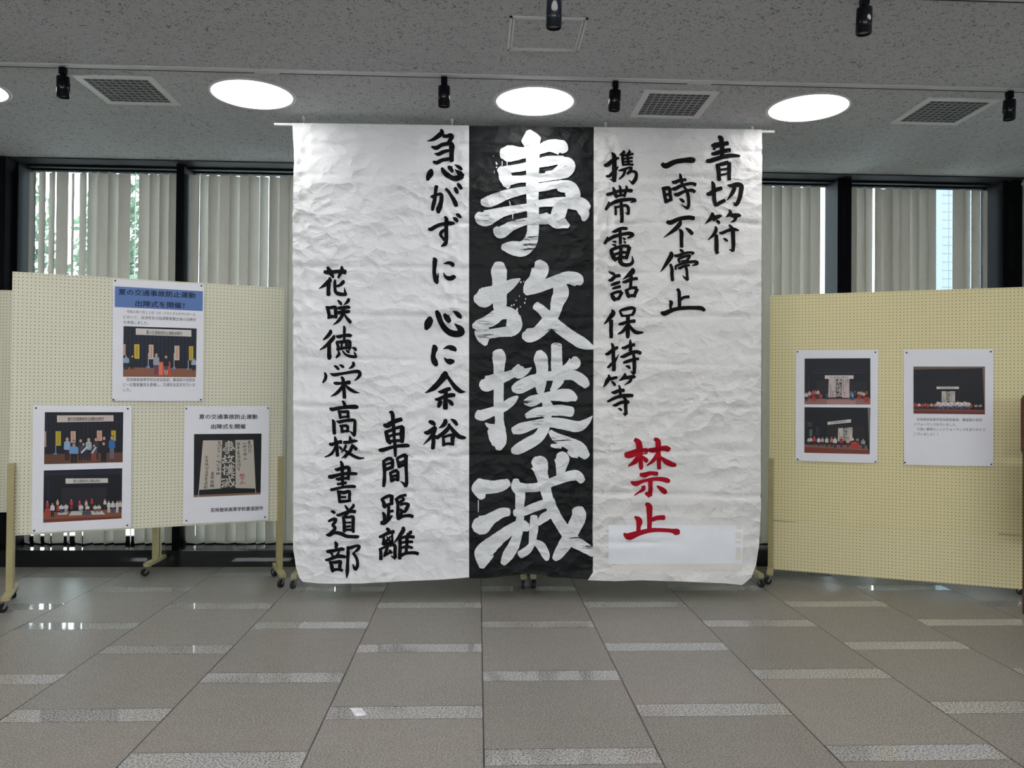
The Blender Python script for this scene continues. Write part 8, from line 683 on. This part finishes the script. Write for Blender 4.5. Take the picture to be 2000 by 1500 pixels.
def stand(A, u, lab, mat, lower=False, width=1.83, sw=(2.3, .65), s0=-.025, zt=2.31, zb=.48):
    ux, uy = u; L = math.hypot(ux, uy); ang = math.atan2(uy, ux)
    r = empty('pegboard_stand', (A[0], A[1], 0), lab, 'display board', 'pegboard display stands', ang)
    # local frame: x along the board, -y towards the viewer
    b = MB(); b.box((s0, 0, zb), (s0 + width, .016, zt), None, .002)
    b.build('peg_panel', mat, r)
    if lower:
        MB().box((s0 + .012, .0005, .085), (s0 + width - .005, .0155, zb - .0004)).build('lower_peg_panel', M_PEGR2, r)
        for q0, q1 in ((s0 + .03, s0 + .20), (s0 + width - .21, s0 + width - .02)):
            MB().add([(q0, -.0006, zb - .002), (q1, -.0006, zb - .0012), (q1, -.0006, zb), (q0, -.0006, zb + .002), (q0, .002, zb - .002), (q1, .002, zb - .0012), (q1, .002, zb), (q0, .002, zb + .002)], [(0, 1, 2, 3), (7, 6, 5, 4), (0, 4, 5, 1), (2, 6, 7, 3), (0, 3, 7, 4), (1, 5, 6, 2)]).build('seam', M_SLOT, r)
    for s in (s0 + .014, s0 + width - .014):
        MB().box((s - .021, -.042, .105), (s + .021, -.002, .985), None, .002).build('post', M_BEAM, r)
        MB().box((s - .021, -.006 if 0 else .018, .105), (s + .021, .05, .985), None, .002).build('post', M_BEAM, r)
        f = MB().box((s - .024, -.20, .0755), (s + .024, .22, .108), None, .003).build('foot', M_BEAM, r)
        for yy, turn in ((-.17, sw[0] + .25 * math.sin(s * 5)), (.19, sw[1] + .25 * math.sin(s * 3))):
            c = MB(); caster(c, s, yy, turn); c.build('caster', [M_CHR, M_RUB], f)
    return r
stL = stand((-3.207, 5.629), (.928, .373), 'cream pegboard stand left of the banner with three posters pinned on it', M_PEGL)
stR = stand((2.377, 6.345), (.9229, -.3850), 'yellowish pegboard stand right of the banner with two posters pinned on it', M_PEGR, True, s0=-.005)
stand((-4.46, 6.70), (1, -.01), 'bare pegboard stand at the left edge, behind the three poster stand', M_PEGL, s0=0)
stand((-1.395, 6.27), (1, 0.0), 'pegboard stand hidden behind the left half of the banner, foot showing', M_PEGL, width=1.771, sw=(2.85, .2), s0=0)
stand((.421, 6.272), (1, 0), 'pegboard stand hidden behind the right half of the banner, feet showing', M_PEGR, width=1.80, sw=(3.3, -.2), s0=0)

# ------------------------------------------------------------------ posters
def text_mesh(t, s0, z0, s1, z1, h, bold, mb, y):
    cu = bpy.data.curves.new('lettering', 'FONT'); cu.body = t; cu.resolution_u = 2
    to = bpy.data.objects.new('lettering', cu); COL.objects.link(to)
    dg = bpy.context.evaluated_depsgraph_get()
    me = bpy.data.meshes.new_from_object(to.evaluated_get(dg))
    xs = [v.co.x for v in me.vertices]; a, b = min(xs), max(xs)
    vs = []
    for v in me.vertices:
        f = (v.co.x - a) / (b - a)
        vs.append((s0 + (s1 - s0) * f, y, z0 + (z1 - z0) * f + (v.co.y - .36) * h / .93))
    L = math.hypot(s1 - s0, z1 - z0); off = ((0, 0),) if not bold else ((-.024 * h, 0), (.024 * h, .0), (0, .014 * h), (0, -.014 * h))
    for k, (dx, dz) in enumerate(off): mb.add([(x + dx, y_, z + dz) for x, y_, z in vs], [tuple(p.vertices) for p in me.polygons])
    bpy.data.objects.remove(to); bpy.data.curves.remove(cu); bpy.data.meshes.remove(me)
class Slots:
    def __init__(s): s.m = []
    def get(s, mat):
        if mat not in s.m: s.m.append(mat)
        return s.m.index(mat)
U = 1e-4
poster_info = {
 'blue': (stL, 'tall poster with blue title band at the top middle of the left pegboard', 'blue banded poster'),
 'two': (stL, 'poster with two stage photos at the bottom left of the left pegboard', 'two photo poster, left pegboard'),
 'banner': (stL, 'poster with bold title and photo of the calligraphy banner, bottom right of left pegboard', 'calligraphy photo poster'),
 'drum': (stR, 'poster with two stage photos at the left of the right pegboard', 'two photo poster, right pegboard'),
 'thanks': (stR, 'poster with one stage photo over four lines of text, right of right pegboard', 'one photo poster, right pegboard')}
for key, (st, lab, short) in poster_info.items():
    D = PRINTS[key]
    cz = [(s * U, z * U) for s, z in D['corners']]
    r = empty('poster', st.matrix_basis @ Vector((sum(c[0] for c in cz) / 4, 0, min(c[1] for c in cz))), lab, 'poster', None, st.rotation_euler.z)
    ox = sum(c[0] for c in cz) / 4; oz = min(c[1] for c in cz)
    def put(o): o.location = (-ox, 0, -oz); return o
    # the sheet, gently bowed off the board
    def bow(f, g): return -.0075 - .004 * (math.sin(PI * f) * (.4 + .6 * g)) - .003 * g * g
    n = 14; vs = []
    for j in range(n + 1):
        g = j / n
        for i in range(n + 1):
            f = i / n
            a = [cz[0][k] + (cz[1][k] - cz[0][k]) * f for k in (0, 1)]; c = [cz[3][k] + (cz[2][k] - cz[3][k]) * f for k in (0, 1)]
            vs.append((a[0] + (c[0] - a[0]) * g, bow(f, g), a[1] + (c[1] - a[1]) * g))
    w = n + 1; mb = MB()
    mb.add(vs, [(j * w + i, (j + 1) * w + i, (j + 1) * w + i + 1, j * w + i + 1) for j in range(n) for i in range(n)], True)
    bk = [(x, y + .0004, z) for x, y, z in vs]
    mb.add(bk, [(j * w + i, j * w + i + 1, (j + 1) * w + i + 1, (j + 1) * w + i) for j in range(n) for i in range(n)], True)
    put(mb.build('paper_sheet', M_POSTER, r))
    s_l = min(c[0] for c in cz); s_r = max(c[0] for c in cz); z_t = max(c[1] for c in cz); z_b = min(c[1] for c in cz)
    def on_paper(p, k):
        f = (p[0] - s_l) / (s_r - s_l); g = (z_t - p[2]) / (z_t - z_b)
        return (p[0], bow(min(1, max(0, f)), min(1, max(0, g))) - .0006 - k * .00004, p[2])
    def grid_quad(mb, q, k, m=8):
        q = [(a * U, b * U) for a, b in q]; vs = []
        for j in range(m + 1):
            for i in range(m + 1):
                f, g = i / m, j / m
                a = [q[0][c] + (q[1][c] - q[0][c]) * f for c in (0, 1)]; d = [q[3][c] + (q[2][c] - q[3][c]) * f for c in (0, 1)]
                vs.append(on_paper((a[0] + (d[0] - a[0]) * g, 0, a[1] + (d[1] - a[1]) * g), k))
        mb.add(vs, [(j * (m + 1) + i, (j + 1) * (m + 1) + i, (j + 1) * (m + 1) + i + 1, j * (m + 1) + i + 1) for j in range(m) for i in range(m)])
    for nm, quad, col, shapes, texts, minis in D['photos']:
        mb = MB(); sl = Slots(); mb.cur = sl.get(ink(col)); grid_quad(mb, quad, 0)
        k = 4
        for c, pts in shapes:
            mb.cur = sl.get(ink(c)); k += 1
            if len(pts) == 4 and max(p[0] for p in pts) - min(p[0] for p in pts) > 350: grid_quad(mb, pts, k * .45, 10)
            else: mb.add([on_paper((a * U, 0, b * U), k * .45) for a, b in pts], [tuple(range(len(pts)))])
        for mq in minis:
            q = [(a * U, b * U) for a, b in mq]
            def pl(x, z, i):
                f = (x + 1.338) / 3.394; g = (3.42 - z) / 3.27
                a = [q[0][c] + (q[1][c] - q[0][c]) * f for c in (0, 1)]; d = [q[3][c] + (q[2][c] - q[3][c]) * f for c in (0, 1)]
                return on_paper((a[0] + (d[0] - a[0]) * g, 0, a[1] + (d[1] - a[1]) * g), k * .45 + 3)
            for kk in STROKES:
                mt, ws = ((170, 40, 50), 1.1) if kk == 'red' else (((196, 192, 186), 1.0) if kk[0] == 'm' else ((34, 32, 32), 1.0))
                mb.cur = sl.get(ink(mt)); stroke_strips(kk, .05, 1, pl, mb, ws)
        for t, p0, p1, h, c, bold in texts:
            tm = MB(); text_mesh(t, p0[0] * U, p0[1] * U, p1[0] * U, p1[1] * U, h * U, bold, tm, 0)
            mb.cur = sl.get(ink(c)); mb.add([on_paper(v, k * .45 + 4) for v in tm.v], tm.f)
        put(mb.build(nm, sl.m, r))
    if D['band']:
        mb = MB(); grid_quad(mb, D['band'][0], 0); put(mb.build('title_band', ink(D['band'][1]), r))
    for t, p0, p1, h, c, bold in D['text']:
        mb = MB(); sl = Slots(); tm = MB(); text_mesh(t, p0[0] * U, p0[1] * U, p1[0] * U, p1[1] * U, h * U, bold, tm, 0)
        mb.cur = sl.get(ink(c)); mb.add([on_paper(v, 6) for v in tm.v], tm.f)
        put(mb.build('printed_line', sl.m, r))
    # push pins, one at each corner
    for (s, z), where in zip(D['pins'], ('top left', 'top right', 'bottom right' if key != 'x' else '', 'bottom left') if False else ('top left', 'top right', 'bottom left', 'bottom right')):
        y0 = on_paper((s * U, 0, z * U), 0)[1]
        b = MB().lathe([(.0008, 0), (.0062, 0), (.0065, -.0015), (.0045, -.004), (.0008, -.0046)], (0, 0, 0), 'y', 16)
        b.cyl((0, .0, 0), (0, -y0 + .004, 0), .0006, .0006, 6)
        o = b.build('push_pin', M_PIN)
        o.location = st.matrix_basis @ Vector((s * U, y0, z * U)); o.rotation_euler = (0, 0, st.rotation_euler.z)
        tag(o, 'dark push pin, %s corner of the %s' % (where, short), 'push pin', 'push pins holding the posters')

# ------------------------------------------------------------------ dark red wooden board at the right edge
r = empty('wooden_signboard', (3.892, 5.28, 0), 'dark red brown wooden signboard cut by the right edge, before the yellowish pegboard', 'signboard')
b = MB()
pts = [(-.16, 1.13), (-.16, 1.485), (-.145, 1.51), (.30, 1.51), (.315, 1.485), (.315, 1.13), (.30, 1.105), (-.145, 1.105)]
b.add([(x, -.012, z) for x, z in pts] + [(x, .012, z) for x, z in pts], [tuple(range(8))[::-1], tuple(range(8, 16))] + [(k, (k + 1) % 8, 8 + (k + 1) % 8, 8 + k) for k in range(8)])
b.build('sign_panel', M_REDWOOD, r)
for x in (-.10, .28): MB().box((x - .02, .013, .0), (x + .02, .053, 1.45), None, .003).build('leg', M_REDWOOD, r)
MB().box((-.145, -.012, .50), (.30, .012, 1.05), None, .003).build('lower_panel', M_REDWOOD, r)

b = MB()
pts = [(-.594, 3.793), (-.55, 3.790), (-.535, 3.785), (-.503, 3.72), (-.515, 3.702), (-.55, 3.697)]
b.add([(x, y, .0006) for x, y in pts] + [(x, y, .0001) for x, y in pts], [tuple(range(6))[::-1], tuple(range(6, 12))] + [(k, (k + 1) % 6, 6 + (k + 1) % 6, 6 + k) for k in range(6)])
tag(b.build('paper_scrap', M_WHITE), 'small white paper scrap stuck on a pale floor strip', 'paper scrap')
